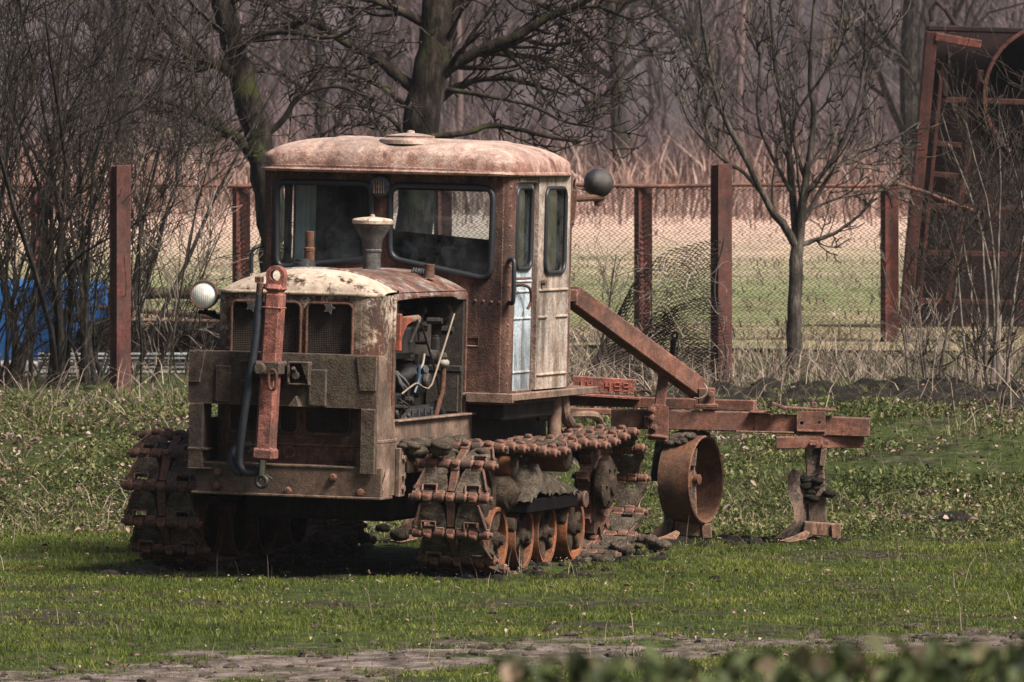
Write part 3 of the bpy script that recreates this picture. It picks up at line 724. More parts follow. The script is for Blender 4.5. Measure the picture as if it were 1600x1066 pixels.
for k, (px, Y, s, lab) in enumerate([(965, 170, 1.15, 'dark bare tree at the wood edge above the cab lamp'), (1412, 150, 1.2, 'dark bare tree at the wood edge left of the rusty wagon'),
        (1120, 186, 1.0, 'dark bare tree at the wood edge behind the young apple tree'), (500, 188, 1.0, 'dark bare tree at the wood edge above the left cab window'), (200, 165, 1.1, 'dark bare tree at the wood edge behind the left thicket')]):
    b = W(px, 300, Y); b[2] = float(gz(b[0], Y)) - .1
    t = thing('bare_tree', lab, 'tree', b, group='dark trees at the wood edge'); tr, cr = MB(), MB()
    pts = [np.zeros(3)]; d = np.array([rnd.gauss(0, .05), 0, 1])
    for i in range(8):
        d = nrm(d + np.array([rnd.gauss(0, .06), rnd.gauss(0, .06), .02])); pts.append(pts[-1] + d * 1.25 * s)
    rad = .19 * s * (1 - np.linspace(0, .8, 9)); tr.tube(pts, rad, 8, False); P = np.array(pts)
    for _ in range(22):
        f = rnd.uniform(.22, 1) * 8; i = min(int(f), 7)
        branch(cr, P[i], rdir(nrm(P[i + 1] - P[i]), rnd.uniform(.5, 1.1)), rnd.uniform(2, 4.5), max(rad[i] * .5, .05), 2, .08, .14, 5, (.3, .9), 0, 5, 4)
    tr.build('trunk', M['twigdark'], t); cr.build('crown', M['twigdark'], t)

# the hedge in the near foreground that the photograph looks over
t = thing('foreground_hedge', 'leafy waist high hedge in front of the mud track, out of focus', 'hedge', (.3, 7.6, 0))
st, lf = MB(), MB()
def hedge_top(x): return 1.427 + .03 * (fbm(x, 0 * x, 9, 3, 77.) - .5) + .022 * sst(.12, .5, x) + .008 * np.exp(-((x - 0.0) / .02) ** 2)
for _ in range(300):
    x, y = rnd.uniform(-.03, 1.3), 7.6 + rnd.gauss(0, .12); h = float(hedge_top(np.array(x))) - .01
    st.tube([(x + rnd.gauss(0, .03), y, -.02), (x + rnd.gauss(0, .02), y, h * .5), (x, y + rnd.gauss(0, .03), h * rnd.uniform(.85, 1))], [.005, .004, .002], 4, False)
x = nr.uniform(-.025, 1.3, 9000); y = 7.6 + nr.normal(0, .12, 9000); z = hedge_top(x) - .02 - nr.random(9000) ** 1.5 * 1.2 - np.abs(y - 7.6) * .12
leaves(lf, np.stack([x, y, z], -1), nr.uniform(.012, .03, 9000), .8)
st.build('stems', M['twig'], t, (.3, 7.6, 0)); lf.build('foliage', M['hedge'], t, (.3, 7.6, 0), smooth=False)

# ------------------------------------------------------------------ fences, posts and what lies behind the tractor
M['mesh'] = plain('rusty_fence_wire', (.028, .018, .015), .8, .2)
def chainlink(mb, f, w, h, pitch, r):
    nv = int(h / (pitch / 2)); k = np.arange(nv + 1)
    for i in range(int(w / pitch)):
        u = (i + .5 + (((k + 0) % 2) - .5) * 1.0) * pitch
        P = f(u + 0.0, k * pitch / 2); mb.tube(P, r, 3, False)
def post(px, Y, top, w, d, rz, name, label, cat, mat, parent=None, tilt=0.0):
    b = W(px, 600, Y); b[2] = float(gz(b[0], Y)) - .05; h = W(px, top, Y)[2] - b[2]
    m = MB(); rot = Matrix.Rotation(rz, 4, 'Z') @ Matrix.Rotation(tilt, 4, 'Y')
    m.box((-w / 2, -d / 2, 0), (w / 2, -d / 2 + .012, h), .002, rot); m.box((-w / 2, d / 2 - .012, 0), (w / 2, d / 2, h - .004), .002, rot)
    m.box((-w / 2 + .005, -d / 2 + .0125, 0), (w / 2 - .006, d / 2 - .0125, h - .008), .002, rot)
    if parent:
        o = m.build(name, mat, parent); o.location = Vector(b) - parent.location; return o
    o = m.build(name, mat); o.location = b; return tag(o, label, cat)
post(188, 51.5, 258, .115, .085, R(38), 'steel_post', 'tall dark rusty steel post standing alone left of the tractor headlight', 'post', M['postdark'])
post(1127, 54, 256, .125, .09, R(38), 'steel_post', 'tall lichen spotted steel post that the fallen netting hangs from', 'post', M['postdark'])
FY = 63.3
fb = W(800, 545, FY); fb[2] = float(gz(fb[0], FY))
fence = thing('chain_link_fence', 'rusty chain link fence with red posts and top rail at the field edge', 'fence', fb)
FX = [-1180, -870, -560, -250, 62, 377, 692, 1005, 1390]
for a in FX: post(a, FY, 287, .125, .09, R(25), 'post', None, None, M['post'], fence, 0.0)
for a, b in zip(FX[:-1], FX[1:]):
    A, B = W(a, 294, FY)[0], W(b, 294, FY)[0]; zt = W(0, 294, FY)[2]; z0 = float(gz((A + B) / 2, FY)) - .02; m = MB()
    chainlink(m, lambda u, v: np.stack([A + u, FY - .06 + .012 * np.sin(u * 2.1 + v * 3), z0 + v + .012 * np.sin((A + u) * 1.7)], -1), B - A, zt - z0, .0445, .0056)
    m.build('netting', M['mesh'], fence, fb, 180)
m = MB(); rl = [W(x, 290 + 1.2 * math.sin(x * .02), FY) - np.array([0, .07, 0]) for x in range(-1180, 1400, 60)] + [W(1404, 288, FY - .1), W(1450, 302, FY - .2), W(1500, 322, FY - .3), W(1532, 334, FY - .3)]
m.tube(rl, .017, 8); m.build('rail', M['plough'], fence, fb, 60)
A = W(1405, 294, FY)[0]; z0 = .42; m = MB()
chainlink(m, lambda u, v: np.stack([A + u, FY - .12 + .03 * np.sin(u * 4), z0 + v * (1 - .18 * u)], -1), 1.1, 1.28, .0445, .0056); m.build('netting', M['mesh'], fence, fb, 180)

# netting that has come off the tall post and lies in folds
nb = W(1120, 600, 53.7); nb[2] = float(gz(nb[0], 53.7))
m = MB()
def fold(u, v):
    t = u / 1.25; px = 1122 - 210 * t ** .85
    top = np.interp(t, [0, .12, .3, .5, .7, 1], [372, 374, 388, 426, 478, 585]); s = v / 1.3
    py = 606 + (top - 606) * s
    q = W(0, 0, 1.0) * 0
    Yd = 53.6 - .5 * t + .10 * np.sin(t * 22 + s * 3) * s + .16 * np.sin(t * 7 - s * 5) - .25 * (1 - s)
    px = px + 9 * np.sin(s * 7 + t * 9) - 26 * s * (1 - s) * t
    return np.stack([(px - 800) / 12000 * Yd, Yd, CAMZ - (py - 270) / 12000 * Yd], -1)
chainlink(m, fold, 1.25, 1.3, .042, .0050)
chainlink(m, lambda u, v: fold(u * .8, v * .62) + np.array([.05, .14, -.01]), 1.25, 1.3, .045, .0050)
m.tube(fold(np.full(20, .01), np.linspace(0, 1.3, 20)) + np.array([.03, -.04, 0]), .006, 4)
tag(m.build('fallen_netting', M['mesh'], None, nb, 180), 'loose chain link netting sagging from the tall lichen spotted post', 'netting').location = nb
m = MB()
for k in range(26):
    t = rnd.random() * 1.15; v = rnd.random() * 1.1
    p = fold(np.array([t]), np.array([v]))[0] + np.array([0, -.15, 0])
    branch(m, p, np.array([rnd.gauss(0, .6), rnd.gauss(0, .3), rnd.gauss(.4, .5)]), rnd.uniform(.25, .7), .005, 1, -.06, .28, 3, (.4, 1), 0, 9, 3)
tag(m.build('dead_bindweed', M['twigpale'], None, nb, 60), 'pale dead vines tangled in the fallen netting', 'vines').location = nb

# the rusty wagon body standing on its end at the right
wb = W(1500, 590, 66); wb[2] = float(gz(wb[0], 66))
wg = thing('wagon_body', 'tall dark rusty wagon body standing on end behind the fence', 'wagon', wb)
def wq(px, py, dy=0.0): return W(px, py, 66) + np.array([0, dy, 0])
def wplate(name, pts, dy, t, mat=M['wagon'], parent=wg):
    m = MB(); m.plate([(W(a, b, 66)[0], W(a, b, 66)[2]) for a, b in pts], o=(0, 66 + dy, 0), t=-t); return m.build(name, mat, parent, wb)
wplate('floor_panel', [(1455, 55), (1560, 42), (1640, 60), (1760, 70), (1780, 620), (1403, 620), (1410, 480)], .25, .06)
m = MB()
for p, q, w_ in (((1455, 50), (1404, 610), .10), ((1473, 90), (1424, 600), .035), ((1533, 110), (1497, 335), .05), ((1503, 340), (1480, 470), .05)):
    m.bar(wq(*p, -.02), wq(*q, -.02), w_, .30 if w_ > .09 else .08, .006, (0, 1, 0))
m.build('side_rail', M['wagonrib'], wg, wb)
m = MB()
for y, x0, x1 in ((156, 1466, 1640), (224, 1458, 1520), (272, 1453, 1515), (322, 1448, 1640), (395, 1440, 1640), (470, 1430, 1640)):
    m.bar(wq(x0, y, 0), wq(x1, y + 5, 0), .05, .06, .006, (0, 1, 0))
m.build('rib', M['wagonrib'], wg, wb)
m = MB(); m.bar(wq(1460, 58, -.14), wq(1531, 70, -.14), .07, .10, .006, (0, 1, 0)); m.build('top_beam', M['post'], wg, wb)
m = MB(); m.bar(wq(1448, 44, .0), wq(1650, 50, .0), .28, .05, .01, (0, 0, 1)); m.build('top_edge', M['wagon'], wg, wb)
m = MB(); m.tube([wq(1456, 34, -.05), wq(1453, 18, -.05), wq(1462, 4, -.05), wq(1476, 14, -.05), wq(1498, 48, -.05)], .022, 8); m.build('hook', M['wagon'], wg, wb)
m = MB()
c_ = wq(1645, 150, -.1); ra = .61
arc = [c_ + np.array([-ra * math.cos(a) * .98, 0, ra * math.sin(a)]) for a in np.linspace(-.9, PI + .3, 28)]
for a, b in zip(arc[:-1], arc[1:]): m.bar(a, b, .03, .16, .003, (0, 1, 0))
m.build('wheel_arch', M['postdark'], wg, wb)
m = MB(); m.plate([(x[0], x[2]) for x in arc], o=(0, 66.18, 0), t=-.02); m.build('arch_lining', M['dark'], wg, wb)
for x, y in ((1440, 358), (1466, 432)):
    m = MB(); m.tube(spline([wq(x - 10, y - 6, .17), wq(x + 4, y - 8, 0), wq(x + 8, y, 0), wq(x + 4, y + 9, 0), wq(x - 8, y + 7, .17)], 4), .008, 6); m.build('tie_loop', M['wagon'], wg, wb)
m = MB(); m.tube([wq(1476, 150, -.03), wq(1476, 115, -.03), wq(1484, 85, -.03)], .03, 8); m.build('pipe', M['wagon'], wg, wb)

# stacked odds and ends behind the left thicket
def tarp():
    t = NT('blue_tarpaulin'); v = t.coord(False); n = t.noise(v, 3, 6, .6); 
    t.bump(n, .8, .05); return t.done(t.ramp(n, [(.3, (.012, .07, .22)), (.6, (.03, .15, .40)), (.75, (.06, .22, .5))]), .45, .4)
x = np.linspace(W(-170, 0, 57)[0], W(158, 0, 57)[0], 90); s = np.linspace(0, 1, 60)
U, S_ = np.meshgrid(x, s)
pr = np.interp(S_, [0, .32, .38, .62, .68, 1], [0, 0, .12, .9, 1.02, 1.02]); hz_ = np.interp(S_, [0, .33, .4, .6, .67, 1], [0, .97, 1, 1, .97, 0])
zt = W(0, 440, 57)[2] - .45
Z = .40 + hz_ * (zt + .05 + .10 * (fbm(U, U * 0, 1.7, 3, 5.) - .5)) ; Yt = 57 + pr + .10 * (fbm(U * 3.2, Z * .6, 1.4, 4, 7.) - .5) * 2
Z = Z + .05 * (fbm(U, Yt, 3, 3, 17.) - .5)
g = MB(); g.grid(np.stack([U + .03 * np.sin(Z * 9), Yt, Z], -1))
for e in (0, -1): g.add(np.stack([U[:, e], Yt[:, e], Z[:, e]], -1), [list(range(60))])
tb = np.array([W(0, 0, 57)[0], 57.5, .45])
tag(g.build('tarpaulin', tarp(), None, tb, 50), 'crumpled blue tarpaulin covering a stack behind the left thicket', 'tarpaulin').location = tb
M['concrete'] = rusty('pale_concrete', (.2, .18, .165), (.33, .3, .28), (.45, .42, .39), sc=3, spec=.2)
M['galv'] = rusty('dull_galvanised_steel', (.16, .17, .17), (.3, .31, .31), (.42, .43, .42), sc=3, spec=.5, rough=.5)
def low(px, py, Y): p = W(px, py, Y); return p
for k, (x0, x1, y0, y1, Y, lab) in enumerate([(-120, 110, 566, 606, 54.6, 'pale concrete slab at the foot of the dark thicket, longer left piece'), (114, 196, 570, 608, 54.5, 'short pale concrete slab beside the tall left post')]):
    a, b = W(x0, y0, Y), W(x1, y1, Y); m = MB(); m.box((a[0], Y, b[2] - .1), (b[0], Y + .5, a[2]), .012)
    c = V3(((a[0] + b[0]) / 2, Y, .45)); o = m.build('concrete_slab', M['concrete'], None, c); o.location = c; tag(o, lab, 'slab', 'concrete slabs')
pr = [(0, -.04), (.012, -.04), (.03, -.022), (.03, -.006), (.01, .006), (.01, .018), (.03, .03), (.03, .044), (.012, .06), (0, .06)]
for k, (y, lab) in enumerate([(558, 'topmost galvanised guard rail of the stack left of the bumper'), (572, 'second galvanised guard rail down in the stack left of the bumper'), (586, 'third galvanised guard rail down in the stack left of the bumper'), (599, 'bottom galvanised guard rail lying on the ground left of the bumper')]):
    Y = 54.4 + .02 * (k % 2); a, b = W(60, y, Y), W(560 + 30 * k, y, Y); m = MB(); h = .052 / .10
    outl = [(p_[0] * 1.4, p_[1] * h) for p_ in pr]
    m.plate(outl, o=(a[0], Y, a[2]), ea=(0, -1, 0), eb=(0, 0, 1), t=-(b[0] - a[0]))
    c = V3(((a[0] + b[0]) / 2, Y, a[2])); o = m.build('guard_rail', M['galv'], None, c); o.location = c; tag(o, lab, 'guard rail', 'stack of guard rails')
lb = W(250, 460, 58); m = MB(); m.tube(spline([W(130, 454, 58), W(200, 458, 58), W(300, 459, 58), W(480, 463, 58)], 6), .042 + .006 * np.sin(np.arange(19) * 1.7), 9)
for px in (170, 430):
    p = W(px, 462, 58.1); m.tube([p, (p[0], p[1], .4)], .035, 8)
o = m.build('timber_rail', M['wood'], None, lb, 60); o.location = lb; tag(o, 'weathered timber rail on posts behind the tractor headlight', 'rail')
for k, (p, q, r, mt, lab) in enumerate([((150, 480, 56.6), (345, 497, 56.4), .018, 'plough', 'brown iron pipe lying uppermost on the scrap heap'), ((190, 500, 56.2), (420, 503, 56.3), .016, 'rust_pale', 'pinkish iron pipe lying below the others on the scrap heap'), ((255, 493, 56.5), (470, 487, 56.5), .014, 'rust', 'thin dark iron pipe crossing the scrap heap')]):
    a, b = W(*p), W(*q); m = MB(); m.cyl(a, b, r, 10); c = (a + b) / 2; o = m.build('iron_pipe', M[mt], None, c, 60); o.location = c; tag(o, lab, 'pipe', 'pipes on the scrap heap')
hb = W(270, 560, 56.6); hb[2] = .45; m = MB()
for k in range(14): clod(m, W(rnd.uniform(150, 400), rnd.uniform(525, 560), 56.8 + rnd.random() * .4), rnd.uniform(.12, .24), 18, (1.3, 1, .7))
for k in range(160):
    p = W(rnd.uniform(150, 420), rnd.uniform(505, 560), 56.5); branch(m, p, np.array([rnd.gauss(0, 1), rnd.gauss(0, .3), rnd.gauss(0, .25)]), rnd.uniform(.2, .6), .006, 1, 0, .15, 3, (.4, 1), 0, 5, 3)
o = m.build('scrap_heap', M['soil'], None, hb, 60); o.location = hb; tag(o, 'black heap of brush and scrap under the iron pipes', 'heap')

# ------------------------------------------------------------------ the crawler tractor (own axes: x to its left = picture right, y to its rear, z up)
TR = thing('crawler_tractor', 'rusty old crawler tractor with pinkish cab roof and open engine bay', 'tractor', (-.99, 36, -.005), (0, .024, R(-17)))
def arcpts(cx, cy, r, a0, a1, n=8): return [(cx + r * math.cos(R(a0 + (a1 - a0) * i / n)), cy + r * math.sin(R(a0 + (a1 - a0) * i / n))) for i in range(n + 1)]
def wall(mb, xy, z0, z1, rows=2):
    """an upright bent sheet along the plan line xy"""
    P = np.array([[(x, y, z) for x, y in xy] for z in np.linspace(z0, z1, rows)]); return mb.grid(P)
def seal(name, pts, plane, r, parent, mat='rubber'):
    m = MB(); P = [plane(a, b) for a, b in pts]; m.ring(P, r, 8); return m.build(name, M[mat], parent, None, 80)
# --- cab
m = MB()
LW = rpoly([(-.565, 1.43), (-.08, 1.488), (-.085, 1.852), (-.572, 1.848)], .055)
RW = rpoly([(.012, 1.492), (.525, 1.402), (.53, 1.845), (.008, 1.850)], .06)
m.plate([(-.60, .86), (.58, .86), (.58, 1.905), (-.60, 1.905)], [LW, RW], o=(0, 1.24, 0), t=.03)
for s, cx in ((1, .58), (-1, -.60)): wall(m, [(cx + s * .05 * math.sin(a), 1.26 - .05 * math.cos(a)) for a in np.linspace(0, PI / 2, 7)], .86, 1.905)
m.plate([(1.26, .86), (2.16, .86), (2.16, 1.905), (1.26, 1.905)], [rr(1.285, 1.46, 1.56, 1.84, .04), rr(1.62, 1.46, 1.70, 1.84, .03)], o=(-.65, 0, 0), ea=(0, 1, 0), t=.02)
m.plate([(-.65, .86), (.63, .86), (.63, 1.905), (-.65, 1.905)], [rpoly([(-.30, 1.612), (.26, 1.575), (.26, 1.815), (-.30, 1.815)], .03)], o=(0, 2.21, 0), t=.03)
m.box((.575, 1.565, .86), (.612, 1.63, 1.905), .003); m.box((.585, 1.262, 1.868), (.634, 1.60, 1.905), .003); m.box((.59, 1.262, .85), (.625, 1.60, .868), .003)
m.box((-.64, 1.23, .80), (.60, 2.2, .835), 0)
for k in range(15): m.ball((-.58 + k * .08, 1.208, 1.892), .0065, 8, 6)
for k in range(11): m.ball((.578 + .05 * .71, 1.26 - .05 * .72, .90 + k * .095), .006, 8, 6)
for k in range(4): m.ball((.45 + k * .04, 1.208, 1.30 - k * .002), .006, 8, 6)
CAB = m.build('cab', M['cab'], TR)
for nm, pl in (('left', LW), ('right', RW)):
    seal('window_seal', pl, lambda a, b: (a, 1.205, b), .0155, CAB)
    m = MB(); m.plate(pl, o=(0, 1.225, 0), t=.002); m.V[-1] = m.V[-1][:len(pl)]; m.n = len(pl)
    keep = [f for f, k in zip(m.L, range(999)) if len(f) == 3 and f.max() < len(pl)]; m.L = keep; m.S = [np.full(len(keep), 3)]; m.MI = [np.zeros(len(keep), int)]
    m.build('windscreen', M['glass'], CAB)
def pane(name, out, o, ea, parent):
    m = MB(); tris = tessellate_polygon([[Vector((a, b, 0)) for a, b in out]]); ea = V3(ea)
    m.add([V3(o) + ea * a + np.array([0, 0, b]) for a, b in out], [list(x) for x in tris]); return m.build(name, M['glass'], parent)
pane('rear_window', [(-.30, 1.61), (.26, 1.57), (.26, 1.815), (-.30, 1.815)], (0, 2.2, 0), (1, 0, 0), CAB)
pane('side_window', rr(1.285, 1.46, 1.56, 1.84, .04), (-.655, 0, 0), (0, 1, 0), CAB)
m = MB(); dw = rr(1.292, 1.455, 1.542, 1.848, .045)
m.plate([(1.264, .868), (1.572, .868), (1.572, 1.868), (1.264, 1.868)], [dw], o=(.60, 0, 0), ea=(0, 1, 0), t=.02)
for z, a, b in ((1.395, 1.275, 1.565), (1.345, 1.275, 1.565), (1.215, 1.275, 1.565), (.955, 1.275, 1.565)): m.box((.614, a, z - .006), (.627, b, z + .006), .004)
m.box((.614, 1.40, .96), (.6245, 1.41, 1.21), .003)
DOOR = m.build('door', M['door'], TR)
seal('window_seal', dw, lambda a, b: (.623, a, b), .011, DOOR); pane('door_window', dw, (.61, 0, 0), (0, 1, 0), DOOR)
m = MB(); m.box((.613, 1.295, 1.385), (.6225, 1.56, 1.415), .003); m.build('rust_strip', M['rust'], DOOR)
m = MB(); m.tube(spline([(.62, 1.31, 1.375), (.655, 1.32, 1.378), (.665, 1.40, 1.36), (.66, 1.44, 1.30), (.65, 1.42, 1.262)], 5), .0075, 8); m.build('door_handle', M['chrome' if 0 else 'rust'], DOOR, None, 60)
m = MB(); m.box((.619, 1.30, 1.868 + .004), (.640, 1.58, 1.9), .004); m.build('header_strip', M['bumperlit'], CAB)
m = MB(); pw = rr(1.735, 1.432, 2.07, 1.845, .05)
m.plate([(1.632, .865), (2.16, .865), (2.16, 1.905), (1.632, 1.905)], [pw], o=(.61, 0, 0), ea=(0, 1, 0), t=.022)
wall(m, [(.582 + .05 * math.sin(a), 2.16 + .05 * math.cos(a)) for a in np.linspace(PI / 2, 0, 6)], .865, 1.905)
for z, a, b in ((1.347, 1.66, 2.15), (1.215, 1.66, 1.80), (1.215, 1.95, 2.15), (.935, 1.65, 2.15)): m.box((.626, a, z - .007), (.641, b, z + .007), .005)
SP = m.build('side_panel', M['cabside'], CAB)
seal('window_seal', pw, lambda a, b: (.637, a, b), .011, CAB); pane('side_window', pw, (.62, 0, 0), (0, 1, 0), CAB)
m = MB(); m.cyl((.63, 1.70, 1.385), (.655, 1.70, 1.385), .014, 10); m.build('bolt', M['rust'], CAB)
m = MB(); m.tube(spline([(.615, 1.215, 1.50), (.645, 1.19, 1.495), (.65, 1.18, 1.40), (.645, 1.19, 1.30), (.615, 1.215, 1.295)], 6), .011, 8); m.build('grab_handle', M['rubber'], TR, None, 60)
m = MB(); m.tube(spline([(-.63, 1.30, 1.53), (-.665, 1.22, 1.53), (-.69, 1.20, 1.50), (-.69, 1.20, 1.40)], 6), .010, 8); m.build('grab_handle', M['rubber'], TR, None, 60)
# cab inside
m = MB(); m.box((-.60, 1.95, .86), (.57, 2.19, 1.30), .02); m.box((-.58, 2.16, 1.28), (-.31, 2.19, 1.9), .004); m.box((.27, 2.165, 1.3), (.57, 2.19, 1.9), .004); m.box((-.58, 1.25, 1.86), (.57, 2.18, 1.88), .004)
m.box((-.5, 1.75, 1.18), (-.06, 1.93, 1.56), .04); m.box((.04, 1.8, 1.18), (.5, 1.93, 1.54), .04); m.box((-.55, 1.28, 1.3), (.5, 1.40, 1.45), .02)
m.build('seat', M['navy'], CAB)
m = MB(); xx = np.linspace(-.61, -.53, 14); zz = np.linspace(1.40, 1.84, 8); P = np.array([[(x, 1.62 + .25 * (x + .61) / .08 * .3 + .012 * math.sin(k * 1.9), z) for k, x in enumerate(xx)] for z in zz]); m.grid(P); m.build('curtain', M['cloth'], CAB, None, 80)
m = MB(); 
for x in (-.35, -.22, .15): m.tube([(x, 1.45, 1.2), (x + .02, 1.5, 1.55)], .010, 8); m.ball((x + .02, 1.5, 1.56), .022, 10, 8)
m.build('control_lever', M['dark'], CAB)
# roof
u, v = np.meshgrid(np.linspace(-1, 1, 61), np.linspace(-1, 1, 49))
sq = lambda t: np.sign(t) * np.abs(t) ** .75
uu, vv = sq(u), sq(v)
corner = np.maximum(0, (np.abs(uu) ** 8 + np.abs(vv) ** 8)); k = 1 / np.maximum(1, corner) ** (1 / 8)
hx, hy = .668, .545
Xr, Yr = -.01 + uu * hx * k, 1.682 + vv * hy * k
Zr = 1.905 + .03 + .140 * (np.clip(1 - np.abs(uu) ** 5, 0, 1) * np.clip(1 - np.abs(vv) ** 4, 0, 1)) ** .42 - .012 * (u + .2) ** 2
for xb in (-.32, .06, .36): Zr = Zr + .007 * np.exp(-((Xr - xb) / .012) ** 2) * (np.abs(vv) < .97)
m = MB(); m.grid(np.stack([Xr, Yr, Zr], -1))
edge = [(Xr[0, i], Yr[0, i]) for i in range(61)] + [(Xr[i, -1], Yr[i, -1]) for i in range(1, 49)] + [(Xr[-1, i], Yr[-1, i]) for i in range(59, -1, -1)] + [(Xr[i, 0], Yr[i, 0]) for i in range(47, 0, -1)]
ez = [Zr[0, i] for i in range(61)] + [Zr[i, -1] for i in range(1, 49)] + [Zr[-1, i] for i in range(59, -1, -1)] + [Zr[i, 0] for i in range(47, 0, -1)]
E_ = np.array(edge + [edge[0]]); z_ = np.array(ez + [ez[0]])
m.grid(np.stack([np.c_[E_, z_], np.c_[E_, z_ * 0 + 1.905], np.c_[E_ * .97 + np.array([-.01, 1.682]) * .03, z_ * 0 + 1.9]]))
m.ring([(x, y, 1.912) for x, y in edge], .009, 6)
ROOF = m.build('roof', M['roof'], TR, None, 50)
m = MB(); m.lathe([(.155, -.02), (.15, .0), (.115, .012), (.12, .02), (.06, .03), (.02, .034), (.018, .044), (0, .048)], (.055, 1.36, 2.066), (0, 0, 1), 30); m.build('roof_vent', M['roof'], ROOF, None, 40)
m = MB(); m.lathe([(.052, 0), (.055, .012), (.05, .026), (.04, .03), (0, .03)], (-.037, 1.20, 1.838), (0, -1, 0), 26)
for a in range(8): m.cyl((-.037 + .047 * math.cos(a * PI / 4), 1.18, 1.838 + .047 * math.sin(a * PI / 4)), (-.037 + .047 * math.cos(a * PI / 4), 1.168, 1.838 + .047 * math.sin(a * PI / 4)), .005, 6)
HORN = m.build('horn', plain('horn_enamel', (.035, .037, .047), .35, .6), TR)
m = MB()
for x in (-.024, -.012, .0, .012, .024): m.box((-.037 + x - .003, 1.160, 1.838 - .033), (-.037 + x + .003, 1.1695, 1.838 + .033), .001)
m.cyl((-.037, 1.168, 1.838), (-.037, 1.156, 1.838), .007, 8); m.build('slot', M['rust_pale'], HORN)
m = MB(); m.ball((0, 0, 0), .070, 22, 14); 
m.lathe([(.071, -.006), (.075, -.003), (.075, .003), (.071, .006)], (0, 0, 0), (-.3, .9, .1), 24)
LC = (.70, 2.42, 1.872); WL = m.build('work_lamp', M['lamp'], TR, None, 60); WL.location = LC
m = MB(); m.tube([(-.02, 0, -.06), (0, .0, -.085), (.0, 0, -.10)], .010, 8); m.tube([(.01, -.0, -.080), (-.07, -.2, -.078), (-.085, -.22, -.078)], .013, 8)
m.plate([(-.03, .02), (.03, .02), (.012, -.15), (-.012, -.15)], o=(-.075, -.215, -.06), ea=(.5, .87, 0), t=.012); m.cyl((-.09, -.215, -.20), (-.06, -.215, -.20), .012, 8); m.tube([(.02, .01, -.072), (-.03, -.10, -.076), (-.085, -.225, -.082)], .017, 10); m.cyl((.0, 0, -.115), (.0, 0, -.068), .020, 10, .004); m.tube(spline([(-.05, -.02, -.04), (-.10, -.08, -.02), (-.075, -.16, .02), (-.08, -.22, .0)], 5), .005, 6); m.build('lamp_bracket', M['rust'], WL)
# --- hood and nose
def za(x): return 1.350 + .104 * (1 - np.minimum(np.abs(x) / .415, 1) ** 2.5)
xs_ = np.linspace(-.405, .405, 41)
m = MB(); rows = []
for a in np.linspace(0, PI / 2, 9):
    y0 = -.155 + np.clip(np.abs(xs_) - .32, 0, 1) ** 2 / .085 * .9
    rows.append(np.stack([xs_, y0 + .20 * (1 - math.cos(a)), 1.338 + (za(xs_) - 1.338) * math.sin(a) ** .8], -1))
rows.append(np.stack([xs_, xs_ * 0 + .10, za(xs_)], -1))
m.grid(np.array(rows)); P0 = rows[0]; m.tube(P0 + np.array([0, -.004, .006]), .010, 6)
CAP = m.build('nose_cap', M['cream'], TR, None, 60)
m = MB(); m.plate(rr(-.035, 1.368, .075, 1.425, .008), o=(0, -.108, 0), t=.012)
for a in range(5):
    x = -.02 + a * .018
    m.tube([(x, -.124, 1.38), (x + .004, -.124, 1.395), (x + .010 * (-1) ** a, -.122, 1.412)], .0035, 5)
o = m.build('maker_plate', M['cream'], CAP); o.location = (.055, -.02, .0); o.rotation_euler = (R(-6), 0, 0)
m = MB(); rows = [np.stack([xs_, xs_ * 0 + y, za(xs_) - .004 + dz], -1) for y, dz in ((.105, .0), (.115, .012), (.135, .012), (.15, .0), (.5, .0), (.9, -.002), (1.24, -.004))]
m.grid(np.array(rows)); 
yy_ = np.linspace(.12, 1.25, 14); m.grid(np.array([[(.405 + .002 * math.sin(y * 9), y, 1.349 - .004 * y) for y in yy_], [(.412, y, 1.335 - .004 * y) for y in yy_], [(.408, y, 1.313 + .012 * math.sin(y * 2.4) - .012 * (y > 1)) for y in yy_]]))
m.box((.385, .10, 1.31), (.41, .13, 1.345), .004)
m.plate([(-.05, .56), (1.24, .56), (1.24, 1.36), (-.05, 1.36)], o=(-.40, 0, 0), ea=(0, 1, 0), t=.012)
m.build('hood', M['hood'], TR, None, 50)
GW = [rr(-.318, .69, -.118, 1.300, .028), rr(-.070, .69, .022, 1.300, .028), rr(.052, .69, .278, 1.300, .028)]
m = MB(); m.plate([(-.325, .45), (.32, .45), (.32, 1.34), (-.325, 1.34)], GW, o=(0, -.14, 0), t=.015)
for s in (1, -1): wall(m, [(s * (.32 + .08 * math.sin(a)), -.075 - .08 * math.cos(a)) for a in np.linspace(0, PI / 2, 8)] + [(s * .40, .05), (s * .40, .085)], .45, 1.34)
m.box((-.33, -.166, .632), (.33, -.154, .644), .004); m.lathe([(.03, 0), (.032, .008), (.024, .012), (.022, .004), (0, .004)], (-.02, -.154, .60), (0, -1, 0), 20); m.box((.20, -.165, .565), (.30, -.152, .605), .006)
m.box((.395, .07, .72), (.412, .10, 1.33), .004)
GR = m.build('grille_shell', M['grille'], TR)
for w_ in GW:
    s = MB(); s.ring([(a, -.157, b) for a, b in w_], .008, 6); s.build('window_rim', M['rust'], GR, None, 80)
def gauze():
    t = NT('radiator_gauze'); v = t.coord(False); sx = t.n("ShaderNodeSeparateXYZ"); t.l(v, sx.inputs[0])
    f = lambda k: t.math('SINE', t.math('MULTIPLY', sx.outputs[k], 2 * PI / .0085))
    w = t.math('MAXIMUM', f(0), f(2)); n = t.noise(v, 6, 6, .7)
    c = t.mix(t.ramp(w, [(.45, (0, 0, 0)), (.9, (1, 1, 1))]), (.006, .005, .005), t.ramp(n, [(.35, (.03, .022, .018)), (.65, (.12, .085, .065))]))
    t.bump(w, .6, .004); return t.done(c, .85, .2)
